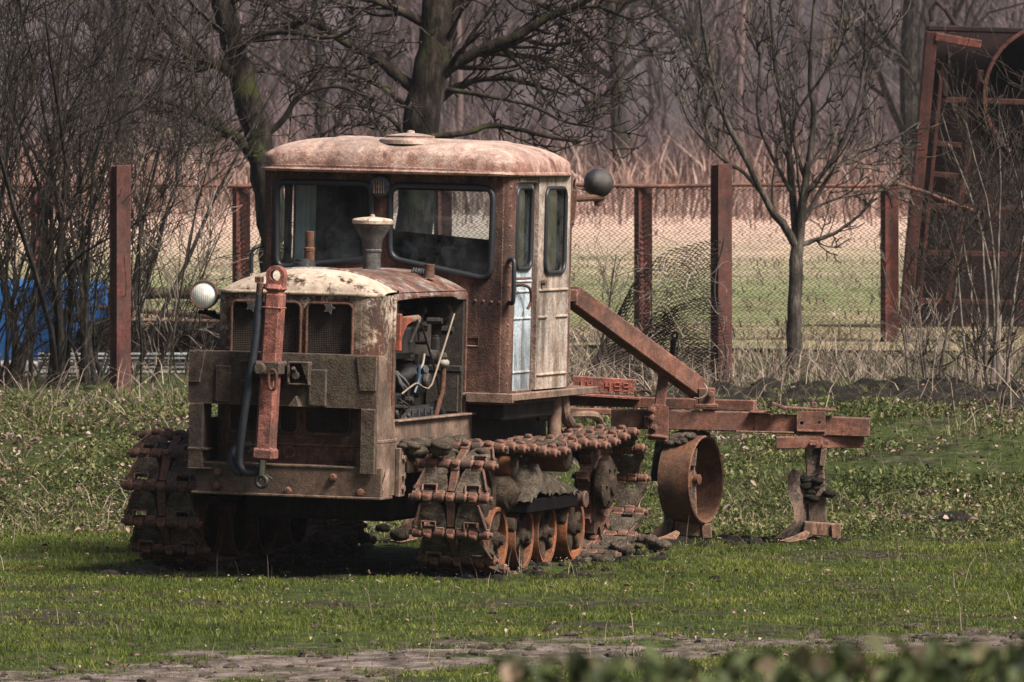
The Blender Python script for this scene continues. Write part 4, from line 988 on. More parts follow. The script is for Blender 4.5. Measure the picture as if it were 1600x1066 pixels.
m = MB(); m.box((-.33, -.128, .66), (.29, -.12, 1.32), 0); m.build('radiator_gauze', gauze(), GR)
m = MB(); m.box((-.33, -.118, .45), (.33, .06, 1.33), 0); m.build('radiator', M['dark'], GR)
for x in (.165, -.218):
    m = MB(); m.plate([((.030 if i % 2 == 0 else .016) * math.sin(i * PI / 5 + .3) + x, 1.279 + (.030 if i % 2 == 0 else .016) * math.cos(i * PI / 5 + .3)) for i in range(10)], o=(0, -.158, 0), t=.010); m.build('star', M['lamp'], GR)
# headlight
m = MB(); m.lathe([(.0, .085), (.03, .08), (.055, .055), (.066, .02), (.068, .0), (.068, -.012), (.062, -.016), (.060, -.008)], (0, 0, 0), (0, 1, 0), 32)
HL = m.build('headlight', M['lamp'], TR, None, 50); HL.location = (-.488, -.06, 1.322); HL.rotation_euler = (0, 0, R(6))
m = MB(); m.lathe([(0, -.024), (.02, -.023), (.045, -.017), (.061, -.008)], (0, 0, 0), (0, 1, 0), 32); m.build('lens', None or M['lens'], HL, None, 80)
m = MB(); m.lathe([(.060, -.010), (.0625, -.018), (.068, -.017), (.0695, -.008), (.068, .006)], (0, 0, 0), (0, 1, 0), 32); m.build('bezel', M['rust'], HL, None, 60)
m = MB(); m.tube([(0, .03, -.06), (.0, .035, -.085), (.04, .05, -.10), (.10, .06, -.12)], .012, 8); m.box((-.035, .01, -.093), (.045, .06, -.075), .006); m.build('lamp_bracket', M['dark'], HL)
# on the hood
m = MB(); m.cyl((.0855, .70, 1.41), (.0855, .70, 1.545), .043, 20); m.lathe([(.043, 0), (.046, .004), (.052, .045), (.085, .10), (.092, .115), (.092, .122)], (.0855, .70, 1.545), (0, 0, 1), 28)
m.lathe([(.046, 0), (.048, .006), (.046, .012), (.043, .013)], (.0855, .70, 1.53), (0, 0, 1), 20)
AI = m.build('air_intake', M['postdark'] if 0 else rusty('dull_grey_pipe', (.03, .028, .026), (.075, .07, .065), (.15, .14, .13), sc=9, paint=(.1, .09, .05), amt=.36), TR, None, 50)
m = MB(); m.lathe([(.088, -.006), (.096, -.004), (.098, .012), (.09, .020), (.05, .026), (.012, .03), (.010, .04), (0, .042)], (.0855, .70, 1.668), (0, 0, 1), 32); m.build('lid', M['cream'], AI, None, 40)
m = MB(); m.lathe([(.062, 0), (.064, .012), (.05, .018), (.05, .03), (.056, .032), (.056, .048), (.042, .052), (.042, .064), (0, .068)], (-.115, .28, 1.43), (0, 0, 1), 24); m.cyl((-.168, .26, 1.455), (-.05, .26, 1.455), .012, 8); m.build('radiator_filler', M['oilblack'], TR, None, 40)
m = MB(); m.lathe([(0, 0), (.024, 0), (.024, .07), (.027, .072), (.027, .086), (.021, .088), (.021, .165), (.016, .165), (.016, .10), (0, .10)], (-.135, .42, 1.46), (0, 0, 1), 18); m.build('breather_pipe', M['rim'], TR, None, 40)
m = MB(); m.lathe([(0, 0), (.032, 0), (.026, .01), (.024, .05), (.026, .07), (.018, .07), (.018, .03), (0, .03)], (.305, .92, 1.405), (0, 0, 1), 18); m.build('exhaust_stub', M['rust'], TR, None, 40)
m = MB(); m.cyl((.20, .98, 1.435), (.27, .98, 1.428), .020, 12, .004)
for a in range(5): m.lathe([(.021, 0), (.0235, .003), (.021, .006)], (.205 + a * .013, .98, 1.435 - a * .001), (1, 0, -.1), 12)
m.build('filler_plug', M['oilblack'], TR)
# --- front frame
m = MB(); m.plate([(-.482, .820), (.444, .820), (.444, 1.066), (-.482, 1.066)], o=(0, -.26, 0), t=.02)
m.box((-.482, -.278, 1.052), (.43, -.17, 1.0655), .003); m.box((-.478, -.262, .822), (.44, -.20, .836), .003)
m.box((-.476, -.283, .52), (-.405, -.263, .8195), .004); m.box((-.476, -.262, .52), (-.462, -.12, 1.05), .003); m.box((-.418, -.262, .52), (-.405, -.16, .8195), .003)
m.box((.368, -.283, .515), (.441, -.263, .8195), .004); m.box((.368, -.262, .515), (.38, -.14, .8195), .003)
m.box((-.478, -.286, .60), (-.38, -.20, .612), .003); m.box((-.478, -.286, .512), (-.36, -.20, .5205), .003)
for z0, x0, x1, t_ in ((.83, -.345, -.27, .010), (.825, .115, .20, .012)): m.box((x0, -.281 - t_, z0), (x1, -.2795, z0 + .17), .004)
m.plate([(.345, 1.063), (.441, 1.063), (.441, .905), (.365, .905)], o=(0, -.281, 0), t=.007); m.plate([(-.479, 1.063), (-.40, 1.063), (-.425, .92), (-.479, .92)], o=(0, -.281, 0), t=.007)
m.plate([(.0, .822), (.035, .87), (.05, .822)], o=(.03, -.28, 0), t=.05)
FF = m.build('front_frame', M['bumper'], TR)
m = MB()
m.plate(rpoly([(-.28, 1.064), (-.165, 1.064), (-.135, .97), (-.04, .80), (.05, .66), (.13, .56), (.15, .41), (-.25, .41)], .02), o=(.429, 0, 0), ea=(0, 1, 0), t=.015)
m.box((.4445, -.26, .66), (.4475, .04, .672), .001)
m.build('gusset_plate', M['bumperlit'], FF)
m = MB(); m.box((.4445, .02, .40), (.47, .10, .63), .004); 
for z in (.44, .50, .58): m.cyl((.47, .06, z), (.482, .06, z), .016, 6)
m.plate([(.0, .44), (.09, .54), (.09, .40), (.0, .40)], o=(.455, -.22, 0), ea=(0, 1, 0), t=.012); m.build('bolted_bracket', M['bumperlit'], FF)
m = MB(); m.box((-.44, -.255, .41), (.468, -.235, .545), .003); m.box((-.44, -.262, .538), (.40, -.12, .548), .002); m.box((-.455, -.285, .398), (.475, -.10, .41), .003)
m.box((-.44, -.234, .41), (.46, -.10, .43), .002)
LB = m.build('lower_beam', M['beam'], FF)
for x, z in ((-.33, .50), (-.335, .435), (.015, .425), (.235, .495), (.37, .43)):
    m = MB(); m.lathe([(.019, 0), (.019, .012), (.014, .02), (0, .022)], (x, -.255, z), (0, -1, 0), 8); m.build('bolt', M['rust'], LB)
m = MB(); m.box((.02, -.335, .93), (.032, -.28, 1.03), .003); m.box((.02, -.335, 1.02), (.125, -.28, 1.03), .003); m.box((.02, -.325, .92), (.125, -.28, .93), .003); m.plate([(.09, 1.02), (.125, 1.02), (.125, .93)], o=(0, -.282, 0), t=.05); m.cyl((.06, -.33, .965), (.06, -.28, .965), .020, 10, .004); m.cyl((.055, -.345, 1.0), (.062, -.29, .96), .009, 8); m.build('lug_bracket', M['bumper'], FF)
m = MB(); m.box((-.215, -.33, 1.02), (-.13, -.28, 1.03), .003); m.box((-.19, -.32, .935), (-.18, -.28, 1.02), .003); m.box((-.215, -.32, .925), (-.14, -.28, .935), .003); m.tube([(-.165, -.325, 1.01), (-.172, -.33, .97), (-.165, -.325, .945)], .008, 6); m.build('lug_bracket', M['bumper'], FF)
# hydraulic ram
m = MB(); T_, B_ = (-.040, -.345, 1.352), (-.072, -.345, .60)
m.bar(B_, T_, .088, .075, .014, (0, 1, 0)); d_ = nrm(V3(T_) - V3(B_))
m.bar(V3(B_) - d_ * .03, V3(B_) + d_ * .025, .102, .09, .010, (0, 1, 0)); m.bar(V3(T_) - d_ * .075, V3(T_) - d_ * .072, .093, .08, .001, (0, 1, 0)); m.bar(V3(T_) - d_ * .004, V3(T_) + d_ * .035, .094, .085, .022, (0, 1, 0))
RAM = m.build('hydraulic_ram', M['ram'], TR)
m = MB(); cx, cz = -.036, 1.428; lug = arcpts(cx, cz, .046, -20, 200, 16) + [(cx - .045, cz - .06), (cx + .043, cz - .06)]
m.plate(lug, [arcpts(cx, cz, .026, 0, 340, 17)], o=(0, -.325, 0), t=.045); m.build('lug', M['ram'], RAM)
m = MB(); m.cyl((-.081, -.345, .575), (-.086, -.345, .495), .0155, 14); m.build('rod', M['chrome'], RAM)
m = MB(); m.ring([(-.087 + .025 * math.cos(a), -.345, .468 + .025 * math.sin(a)) for a in np.linspace(0, 2 * PI, 20, endpoint=False)], .0105, 8); m.build('rod_eye', M['oilblack'], RAM, None, 80)
m = MB(); m.box((-.118, -.398, .965), (.008, -.284, 1.03), .008); m.cyl((-.085, -.40, .995), (-.085, -.425, .995), .028, 14, .005); m.build('clamp', M['bumper'], RAM)
m = MB(); sh = [(-.022 + .019 * math.cos(a), -.415, .945 + (.034 if math.sin(a) > 0 else .034) * math.sin(a) + .012 * np.sign(math.sin(a))) for a in np.linspace(0, 2 * PI, 20, endpoint=False)]; m.ring(sh, .0085, 8); m.build('shackle', M['rust'], RAM, None, 80)
m = MB(); m.tube(spline([(-.112, -.36, 1.335), (-.121, -.37, 1.15), (-.150, -.375, .915), (-.178, -.37, .72), (-.196, -.35, .575), (-.18, -.345, .52), (-.14, -.33, .505), (-.10, -.29, .53)], 7), .0185, 12)
m.tube(spline([(-.19, -.33, .50), (-.225, -.32, .515), (-.25, -.31, .56), (-.24, -.27, .62), (-.20, -.2, .63)], 6), .0185, 12); m.build('hydraulic_hose', M['hose'], TR, None, 80)
m = MB(); m.tube([(-.115, -.36, 1.32), (-.113, -.36, 1.36), (-.112, -.36, 1.39)], .017, 10); m.cyl((-.116, -.36, 1.392), (-.116, -.36, 1.42), .022, 6, .003); m.cyl((-.113, -.36, 1.375), (-.06, -.35, 1.375), .012, 8); m.build('hose_fitting', M['rust'], TR)
m = MB()
for k in range(40):
    p = V3((-.125 + rnd.gauss(0, .014), -.30, .58 + rnd.uniform(-.09, .06))); branch(m, p, np.array([rnd.gauss(0, .5), rnd.gauss(-.2, .3), rnd.gauss(-.3, .7)]), rnd.uniform(.03, .09), .0028, 0, 0, .3, 0, (.4, 1), 0, 4, 3)
m.build('straw_tuft', M['dry'], TR)
# --- chassis and belly
m = MB(); m.box((-.36, .25, .27), (.36, 2.7, .56), .02); m.box((-.40, -.10, .42), (.40, .5, .56), .02); m.box((-.38, 1.28, .56), (.38, 2.7, .80), .02); m.box((-.60, 1.28, .72), (.585, 2.15, .83), .01)
m.box((-.43, -.20, .40), (-.405, 1.3, .75), .003); m.box((-.52, .70, .30), (.52, .85, .42), .02); m.box((-.52, 1.95, .32), (.52, 2.1, .44), .02); m.build('chassis', M['engine'], TR)
m = MB(); m.box((.408, -.02, .50), (.428, 1.27, .755), .004); m.box((.40, .05, .748), (.45, 1.27, .7585), .003); m.box((.428, .1, .60), (.436, 1.2, .62), .003); m.build('frame_rail', M['bumperlit'], TR)
m = MB(); m.box((-.66, 1.195, .836), (.66, 2.2, .856), .006); m.box((.30, 2.2, .836), (.66, 2.62, .856), .006); m.box((.655, 1.19, .822), (.668, 2.60, .858), .004); m.box((.42, 1.18, .81), (.66, 1.196, .858), .004); m.build('foot_plate', M['rust_pale'], TR)
m = MB(); m.tube(spline([(.60, 2.22, .82), (.605, 2.25, .72), (.60, 2.35, .68)], 6), .03, 10); m.cyl((.58, 2.15, .56), (.58, 2.15, .82), .035, 12); m.tube(spline([(.45, 2.3, .70), (.6, 2.5, .715), (.62, 2.75, .70), (.60, 2.9, .64)], 6), .02, 8); m.build('support_pipe', M['rust_pale'], TR)
# --- engine
m = MB(); m.box((-.3, .25, .50), (.16, 1.17, 1.12), .02); m.box((-.22, .3, 1.12), (.08, 1.12, 1.26), .02); m.box((.14, .42, .62), (.26, .98, .86), .015); m.box((.14, .3, .86), (.2, 1.1, .90), .01); m.box((.16, .40, .72), (.31, .80, .80), .012)
for y in (.45, .6, .75, .9): m.cyl((.16, y, .95), (.22, y, .95), .025, 10)
EN = m.build('engine', M['engine'], TR)
GF = rusty('greasy_fittings', (.003, .003, .003), (.009, .008, .007), (.034, .025, .019), sc=12, rough=.6, spec=.3, edge=.35)
for k in range(40):
    m = MB(); p = V3((rnd.uniform(.2, .36), rnd.uniform(.15, 1.12), rnd.uniform(.58, 1.26))); a = rnd.choice([(1, 0, 0), (0, 1, 0), (0, 0, 1), (1, 0, 0)]); l_ = rnd.uniform(.02, .08); r_ = rnd.uniform(.008, .026)
    m.cyl(p, p + V3(a) * l_, r_, rnd.choice((6, 10, 12)), .003); m.cyl(p + V3(a) * (l_ - .001), p + V3(a) * (l_ + .012), r_ * rnd.uniform(.5, 1.3), 6, .002); m.build('pipe_fitting', GF, EN)
for k in range(9):
    m = MB(); p = V3((.33, rnd.uniform(.2, 1.0), rnd.uniform(.6, 1.2))); m.tube(spline([p, p + V3((.03, rnd.uniform(-.1, .15), rnd.uniform(-.1, .1))), p + V3((.0, rnd.uniform(-.1, .3), rnd.uniform(-.25, .05)))], 6), rnd.uniform(.005, .010), 6); m.build('fuel_line', GF, EN)
m = MB(); m.box((.17, .36, 1.03), (.32, .70, 1.20), .03); m.cyl((.25, .72, 1.03), (.25, .72, 1.21), .05, 14, .006); m.box((.18, .38, 1.20), (.33, .74, 1.215), .006); m.build('oil_filter', M['oilblack'], EN)
m = MB(); m.cyl((.22, .96, 1.0), (.22, .96, 1.20), .085, 20, .012); m.cyl((.22, .96, 1.2), (.22, .96, 1.25), .05, 14, .012); m.cyl((.22, .96, 1.03), (.33, 1.02, 1.03), .035, 12, .005); m.cyl((.33, 1.02, 1.03), (.36, 1.04, 1.03), .022, 8); m.build('fuel_filter', M['engine'] if 0 else rusty('grey_cast_iron', (.01, .009, .009), (.03, .026, .023), (.075, .065, .055), sc=9), EN)
m = MB(); m.cyl((.20, .80, .92), (.33, .80, .92), .075, 20, .02); m.cyl((.33, .80, .92), (.36, .80, .92), .04, 12, .008); m.cyl((.33, .72, .97), (.37, .70, .98), .02, 8); m.build('fuel_pump', M['oilblack'], EN)
m = MB(); m.box((.18, .55, .60), (.33, 1.0, .80), .03)
for y in (.62, .72, .82, .92): m.box((.33, y - .012, .61), (.34, y + .012, .79), .003)
m.build('sump', M['oilblack'], EN)
m = MB()
for k in range(9):
    a = V3((.30, rnd.uniform(.16, .6), rnd.uniform(.75, 1.0))); m.tube(spline([a, a + V3((.05, rnd.uniform(-.05, .1), -.07)), a + V3((.02, rnd.uniform(0, .2), -.18))], 5), .010, 6)
for k in range(8): a = (.33, .15 + .03 * rnd.random(), .70 + .05 * k); m.cyl(a, (a[0] + .03, a[1], a[2]), .016, 8)
m.build('fuel_line', M['oilblack'], EN, None, 60)
m = MB(); m.tube([(.37, 1.55 - .42, 1.235), (.37, .98, 1.08), (.37, .80, .905), (.37, .74, .885)], .0045, 6); m.tube(spline([(.37, .74, .885), (.37, .66, .895), (.37, .56, .915), (.37, .46, .90), (.36, .36, .87)], 5), .0045, 6); m.build('fuel_pipe', M['wire'], EN, None, 60)
m = MB(); m.tube(spline([(.34, .95, .73), (.345, .99, .80), (.35, 1.03, .88), (.35, 1.04, .985)], 5), .013, 8); LV = m.build('hand_lever', M['rust'], EN, None, 60)
m = MB(); m.ball((.35, 1.04, 1.0), .028, 14, 10, (1, 1.3, .8)); m.build('lever_knob', M['knob'], LV)
m = MB(); m.plate([(.10, 1.24), (.29, 1.235), (.29, 1.215), (.22, 1.20), (.15, 1.15), (.115, 1.10), (.10, 1.10)], o=(.405, 0, 0), ea=(0, 1, 0), t=.02); m.box((.39, .09, 1.08), (.435, .115, 1.255), .004); OB = m.build('orange_bracket', M['orange'], TR)
m = MB(); m.cyl((.395, .22, 1.222), (.42, .40, 1.228), .017, 10, .003); m.cyl((.38, .36, 1.225), (.44, .36, 1.225), .014, 8); m.build('hinge_pin', M['rust_pale'], OB)
m = MB(); m.tube(spline([(.36, .62, .98), (.365, .66, 1.0), (.36, .70, 1.05)], 4), .006, 6); m.build('copper_pipe', M['wire'], EN)
m = MB(); m.tube(spline([(.36, .56, .87), (.365, .60, .93), (.36, .63, 1.0)], 4), .007, 6); m.build('blue_hose', plain('blue_hose', (.012, .04, .075), .5), EN)
m = MB(); m.plate([(-.40, .56), (.40, .56), (.40, 1.34), (-.40, 1.34)], o=(0, 1.20, 0), t=.02); m.box((.2, 1.165, .955), (.40, 1.18, .985), .004); m.box((.22, 1.17, .76), (.385, 1.18, .95), .006); m.box((.15, 1.165, .60), (.395, 1.18, .745), .006); m.cyl((.30, 1.18, 1.24), (.30, 1.155, 1.24), .05, 16, .01)
m.build('firewall', rusty('oily_brown_panel', (.012, .010, .008), (.03, .024, .019), (.075, .055, .04), sc=6), TR)
m = MB(); m.tube(spline([(.33, 1.0, .80), (.34, 1.1, .72), (.35, 1.19, .67)], 5), .028, 10); m.build('drain_hose', M['rubber'], EN, None, 60)
m = MB(); m.box((.397, 1.2, .57), (.413, 1.232, 1.335), .004); m.box((.395, 1.235, 1.08), (.47, 1.21, 1.12), .004); m.build('door_strip', M['cab'], TR)

# --- running gear: one track built, then copied to the other side
def mudball(m, c, r, sc=(1, 1, 1), n=22):
    b = MB(m.m); b.ball((0, 0, 0), 1, n, 14); P = np.concatenate(b.V); s0 = rnd.random() * 40
    k = 1 + .55 * (fbm(P[:, 0] + P[:, 2] + s0, P[:, 1] - P[:, 2] * .7 + s0, 2.2, 5) - .5); m.add(P * k[:, None] * r * V3(sc) + V3(c), b.L[0].reshape(-1, 4))
TX = .715
pth = []
def arc3(cy, cz, r, a0, a1, n): return [(cy + r * math.cos(R(a0 + (a1 - a0) * i / n)), cz + r * math.sin(R(a0 + (a1 - a0) * i / n))) for i in range(n + 1)]
IY, IZ, IR = .315, .355, .285
SY, SZ, SR = 2.44, .37, .275
pth += arc3(IY, IZ, IR, 100, 250, 30)
pth += [(.48, .03), (.62, -.005), (1.0, -.012), (1.4, -.012), (1.9, -.008), (2.1, .02)]
pth += arc3(SY, SZ, SR, -75, 80, 30)
pth += [(2.2, .605), (2.0, .59), (1.8, .60), (1.65, .615), (1.5, .605), (1.2, .578), (1.0, .588), (.85, .612), (.72, .622), (.6, .62), (.45, .635)]
pth = np.array(pth); cl = np.vstack([pth, pth[:1]]); sl = np.concatenate([[0], np.cumsum(np.linalg.norm(np.diff(cl, axis=0), axis=1))])
NL = round(sl[-1] / .172); PIT = sl[-1] / NL
nodes = np.stack([np.interp(np.arange(NL + 1) * PIT, sl, cl[:, 0]), np.interp(np.arange(NL + 1) * PIT, sl, cl[:, 1])], -1)
def link_mesh(var):
    """one shoe: two flared pads, a middle rib, hinge knuckles and raised loops; x across, y along, z outward"""
    m = MB(0); h = PIT / 2
    for s in (-1, 1):
        pad = [(s * .022, -h + .02), (s * .185, -h + .014), (s * .188, -h + .05), (s * .165, -h + .075), (s * .150, h - .06), (s * .128, h - .024), (s * .055, h - .024), (s * .040, h - .05), (s * .024, -h + .06)]
        if s < 0: pad = pad[::-1]
        hole = [(s * .105 + a, -h + .030 + b) for a, b in ((-.03, .0), (.03, .0), (.03, .022), (-.03, .022))]
        m.m = 0; m.plate(pad, [hole], o=(0, 0, -.012), ea=(1, 0, 0), eb=(0, 1, 0), t=.022)
        m.m = 1
        for a, b, c, d in ((-.038, .018, -.031, .058), (.031, .018, .038, .058), (-.038, .053, .038, .060)): m.box((s * .105 + a, -h + b, .0), (s * .105 + c, -h + d, .022), .003)
        m.bar((s * .176, -h + .03, .012), (s * .14, h - .03, .012), .010, .026, .003); m.m = 0
        for _ in range(3): mudball(m, (s * rnd.uniform(.05, .13), rnd.uniform(-.035, .05), .009), rnd.uniform(.012, .032), (1.2, .9, .22), 12)
    m.m = 1; m.box((-.020, -h + .03, -.03), (.020, h - .02, .006), .004)
    for x, w in ((-.165, .024), (-.055, .026), (.055, .026), (.165, .024)): m.cyl((x - w, -h, 0), (x + w, -h, 0), .0235, 10, .005); m.box((x - w, -h, -.014), (x + w, -h + .03, .014), .004)
    for x, w in ((-.112, .024), (0, .022), (.112, .024)): m.cyl((x - w, h, 0), (x + w, h, 0), .0225, 10, .005); m.box((x - w, h - .035, -.014), (x + w, h, .014), .004); m.box((x - w * .8, h - .02, .01), (x + w * .8, h + .012, .034), .007)
    m.cyl((-.205, -h, 0), (.205, -h, 0), .0125, 8, .003)
    return m
PR = []
for k in range(4):
    o = link_mesh(k).build('track_link', [M['mud'], M['link']], None, None, 40); PR.append(o)
def one_track(side):
    x0 = side * TX
    tb = MB(1)
    for k in range(NL):                              # the run of hinge pins is the track's own mesh
        y, z = nodes[k]; tb.cyl((x0 - .198, y, z), (x0 + .198, y, z), .010, 8, .002)
    T = tb.build('crawler_track', [M['mud'], M['link']], TR)
    for k in range(NL):
        a, b = nodes[k], nodes[k + 1]; mid = (a + b) / 2; d = (b - a) / np.linalg.norm(b - a)
        src = PR[rnd.randrange(4)]; o = src.copy(); col.objects.link(o); o.name = 'track_link'; o.parent = T
        # along = (0,d0,d1); outward normal: path runs front-top -> front-bottom -> rear, so outward is to the right of travel
        nrmv = Vector((0, d[1] * -1, d[0])) * -1
        Mx = Matrix((Vector((1, 0, 0)), Vector((0, -d[0], -d[1])), nrmv)).transposed()
        if Mx.determinant() < 0: Mx = Matrix((Vector((-1, 0, 0)), Vector((0, -d[0], -d[1])), nrmv)).transposed()
        o.matrix_local = Matrix.Translation((x0, mid[0], mid[1])) @ Mx.to_4x4()
    return T
one_track(1); one_track(-1)
for o in PR: bpy.data.objects.remove(o)

def gear(side):
    x0 = side * TX; ax = (side, 0, 0)
    for k, y in enumerate((.575, 1.0, 1.38, 1.86)):
        z = .186
        m = MB(); m.lathe([(0, -.05), (.042, -.05), (.040, .06), (.036, .075), (.026, .08), (.022, .10), (0, .102)], (x0, y, z), ax, 18); m.m = 1; m.lathe([(0, -.04), (.132, -.05)], (x0, y, z), ax, 24); m.m = 0  # black disc behind the spokes paints in the shade of the gaps
        for a in range(5):
            t = a * 2 * PI / 5 + k; p = V3((x0 + side * .035, y + .03 * math.cos(t), z + .03 * math.sin(t))); q = V3((x0 + side * .045, y + .135 * math.cos(t), z + .135 * math.sin(t)))
            m.tube([p, (p + q) / 2 + V3((side * .012, 0, 0)), q], [.024, .017, .022], 8)
        for _ in range(2): t = rnd.random() * 6.28; mudball(m, (x0 + side * .03, y + .10 * math.cos(t), z + .10 * math.sin(t)), rnd.uniform(.010, .016), (.6, 1, 1), 12)
        w = m.build('road_wheel', [M['mudwheel'], M['dark']], TR, None, 50)
        m = MB(); m.lathe([(.132, -.075), (.154, -.078), (.157, -.07), (.157, .066), (.153, .074), (.138, .07), (.13, .0), (.132, -.075)], (x0, y, z), ax, 40); m.build('rim', M['rim'], w, None, 40)
    for y in (.72, 1.63):
        m = MB(); m.lathe([(.05, -.09), (.064, -.09), (.066, -.08), (.066, .085), (.060, .095)], (x0, y, .535), ax, 26); w = m.build('carrier_roller', M['rim'], TR, None, 40)
        m = MB(); m.lathe([(.060, .092), (.052, .102), (.03, .112), (0, .116)], (x0, y, .535), ax, 24); m.build('cap', M['mudwheel'], w, None, 50)
    m = MB(); m.lathe([(.0, -.08), (.05, -.08), (.05, .09), (0, .1)], (x0, IY, IZ), ax, 18); m.lathe([(.20, -.06), (.252, -.06), (.252, .06), (.20, .06), (.19, 0), (.20, -.06)], (x0, IY, IZ), ax, 40)
    for a in range(5): t = a * 2 * PI / 5; m.tube([(x0, IY + .04 * math.cos(t), IZ + .04 * math.sin(t)), (x0, IY + .21 * math.cos(t), IZ + .21 * math.sin(t))], .032, 8)
    m.build('idler_wheel', M['mudwheel'], TR, None, 50)
    m = MB(); pts = []
    for k in range(13):
        for a, r_ in ((-.32, .205), (-.14, .252), (.14, .252), (.32, .205)): t = (k + a) * 2 * PI / 13; pts.append((SY + r_ * math.cos(t), SZ + r_ * math.sin(t)))
    m.plate(pts, o=(x0 - .03, 0, 0), ea=(0, 1, 0), t=.06); m.lathe([(0, -.05), (.15, -.05), (.15, .06), (0, .06)], (x0, SY, SZ), ax, 26)
    w = m.build('drive_sprocket', M['link'], TR, None, 40)
    m = MB(); m.lathe([(.115, .06), (.120, .07), (.118, .10), (.10, .115), (.05, .121), (.045, .134), (0, .136)], (x0, SY - .12, SZ + .01), ax, 28)
    for a in range(6): t = a * PI / 3; m.cyl((x0 + side * .105, SY - .12 + .088 * math.cos(t), SZ + .01 + .088 * math.sin(t)), (x0 + side * .128, SY - .12 + .088 * math.cos(t), SZ + .01 + .088 * math.sin(t)), .011, 6)
    m.build('hub_cover', M['mudwheel'], w, None, 40)
    m = MB()
    mudball(m, (x0 + side * .05, .66, .405), .078, (1.3, 1, 1))
    m.cyl((x0 - side * .1, .655, .405), (x0 + side * .105, .655, .405), .082, 20, .012)
    m.build('suspension_spring', M['mudwheel'], TR, None, 50)
    for a, b in ((.575, 1.0), (1.38, 1.86)):
        m = MB()
        m.tube([(x0, a, .22), (x0, a + .05, .31), (x0, (a + b) / 2, .36), (x0, b - .05, .31), (x0, b, .22)], [.045, .05, .06, .05, .045], 10)
        m.cyl((x0, (a + b) / 2 - .03, .25), (x0 + side * .10, (a + b) / 2 - .03, .25), .035, 12, .008)
        m.build('suspension_bogie', M['mudwheel'], TR, None, 50)
    m = MB(); m.box((x0 - .12, .83, .302), (x0 + .14, 1.66, .368), .006); TRY = m.build('tray', M['dark'], TR)
    gy, gx = np.meshgrid(np.linspace(.82, 1.69, 90), np.linspace(x0 - .14, x0 + .15, 36)); e = np.clip(np.minimum((gy - .815) / .16, (1.70 - gy) / .62), 0, 1); f = np.clip(1 - (np.abs(gx - x0) / .152) ** 3, 0, 1)
    m = MB(); m.grid(np.stack([gx + .02 * (fbm(gx, gy, 22, 3, 3.) - .5), gy, .362 + .17 * e ** .8 * f ** .5 + .06 * (fbm(gx, gy, 11, 3) - .5) * e + .05 * (fbm(gx, gy, 38, 3, 9.) - .5)], -1)); m.build('mud_heap', M['mud'], TRY, None, 80)
    m = MB(); m.cyl((x0 + side * .02, 1.74, .335), (x0 + side * .155, 1.74, .335), .036, 16, .004); m.cyl((x0 + side * .145, 1.74, .335), (x0 + side * .16, 1.74, .335), .042, 16, .004); m.build('axle_stub', M['link'], TR, None, 40)
gear(1); gear(-1)
m = MB()
for _ in range(46): mudball(m, (TX + rnd.uniform(-.26, -.05), rnd.uniform(.05, .7), .64 + rnd.gauss(0, .012)), rnd.uniform(.02, .055), (1, 1, .6), 12)
for _ in range(60):
    s = rnd.choice((1, -1)); mudball(m, (s * TX + rnd.uniform(-.18, .16), rnd.uniform(.2, 2.6), .615), rnd.uniform(.012, .035), (1.2, 1, .6), 10)
for _ in range(210):
    s = rnd.choice((1, 1, 1, -1)); mudball(m, (s * TX + rnd.uniform(.02, .28), rnd.uniform(.1, 2.75), .0), rnd.uniform(.012, .045), (1.2, 1, .8), 10)
for _ in range(150):
    s = rnd.choice((1, 1, 1, -1)); y = rnd.uniform(1.75, 2.9); mudball(m, (s * TX + rnd.uniform(-.1, .27), y, rnd.uniform(-.01, .05 + .05 * (y > 2.2))), rnd.uniform(.012, .042), (1.2, 1, .8), 12)
for _ in range(90):
    s = rnd.choice((1, -1)); mudball(m, (s * TX + rnd.uniform(-.26, .26), rnd.uniform(-.12, .2), -.01), rnd.uniform(.012, .04), (1.3, 1, .6), 10)
m.build('mud_clumps', M['mud'], TR, None, 80)

# ------------------------------------------------------------------ the plough (world axes; it stands square to the sight line behind the right track)
pb = V3((1.0, 39.4, 0))
PL = thing('mounted_plough', 'rusty plough with one iron wheel hitched behind the tractor', 'plough', pb)
def pq(px, py, Y=39.3): return W(px, py, Y)
m = MB(); a, b = pq(955, 654), pq(1185, 659); m.bar(a, b, .085, .100, .005); m.build('main_beam', M['plough'], PL, pb)
m = MB(); a, b = pq(1178, 661, 39.29), pq(1359, 668, 39.29); m.bar(a, b, .080, .098, .005)
m.bar(pq(1172, 643.5, 39.27), pq(1205, 643.5, 39.27), .12, .010, .002); BX = m.build('beam_extension', M['plough'], PL, pb)
m = MB(); m.plate([(-.075, -.062), (.07, -.062), (.07, .060), (-.075, .060)], [arcpts(-.05, .0, .010, 0, 330, 11), arcpts(.04, .004, .010, 0, 330, 11)], o=pq(1268, 661, 39.225), t=.014)
m.build('clamp_plate', M['plough'], PL, pb)
m = MB(); m.bar(pq(1215, 636, 39.3), pq(1306, 641, 39.3), .16, .012, .003); m.bar(pq(1206, 630, 39.2), pq(1228, 638, 39.2), .06, .016, .003); m.bar(pq(1268, 633, 39.25), pq(1276, 633, 39.25), .03, .03, .004); m.bar(pq(1150, 674, 39.22), pq(1240, 676, 39.22), .03, .008, .002); m.bar(pq(1245, 672.5, 39.2), pq(1290, 674, 39.2), .05, .010, .002); m.build('top_strap', M['plough'], PL, pb)
m = MB(); m.bar(pq(1212, 692, 39.2), pq(1285, 691, 39.2), .03, .062, .004); m.bar(pq(1275, 691, 39.3), pq(1346, 690, 39.36), .10, .062, .004)
for x in (1268, 1274, 1291): p = pq(x, 692, 39.185); m.cyl(p, p + V3((0, -.03, 0)), .014, 6, .002)
m.build('cross_bar', M['plough'], PL, pb)
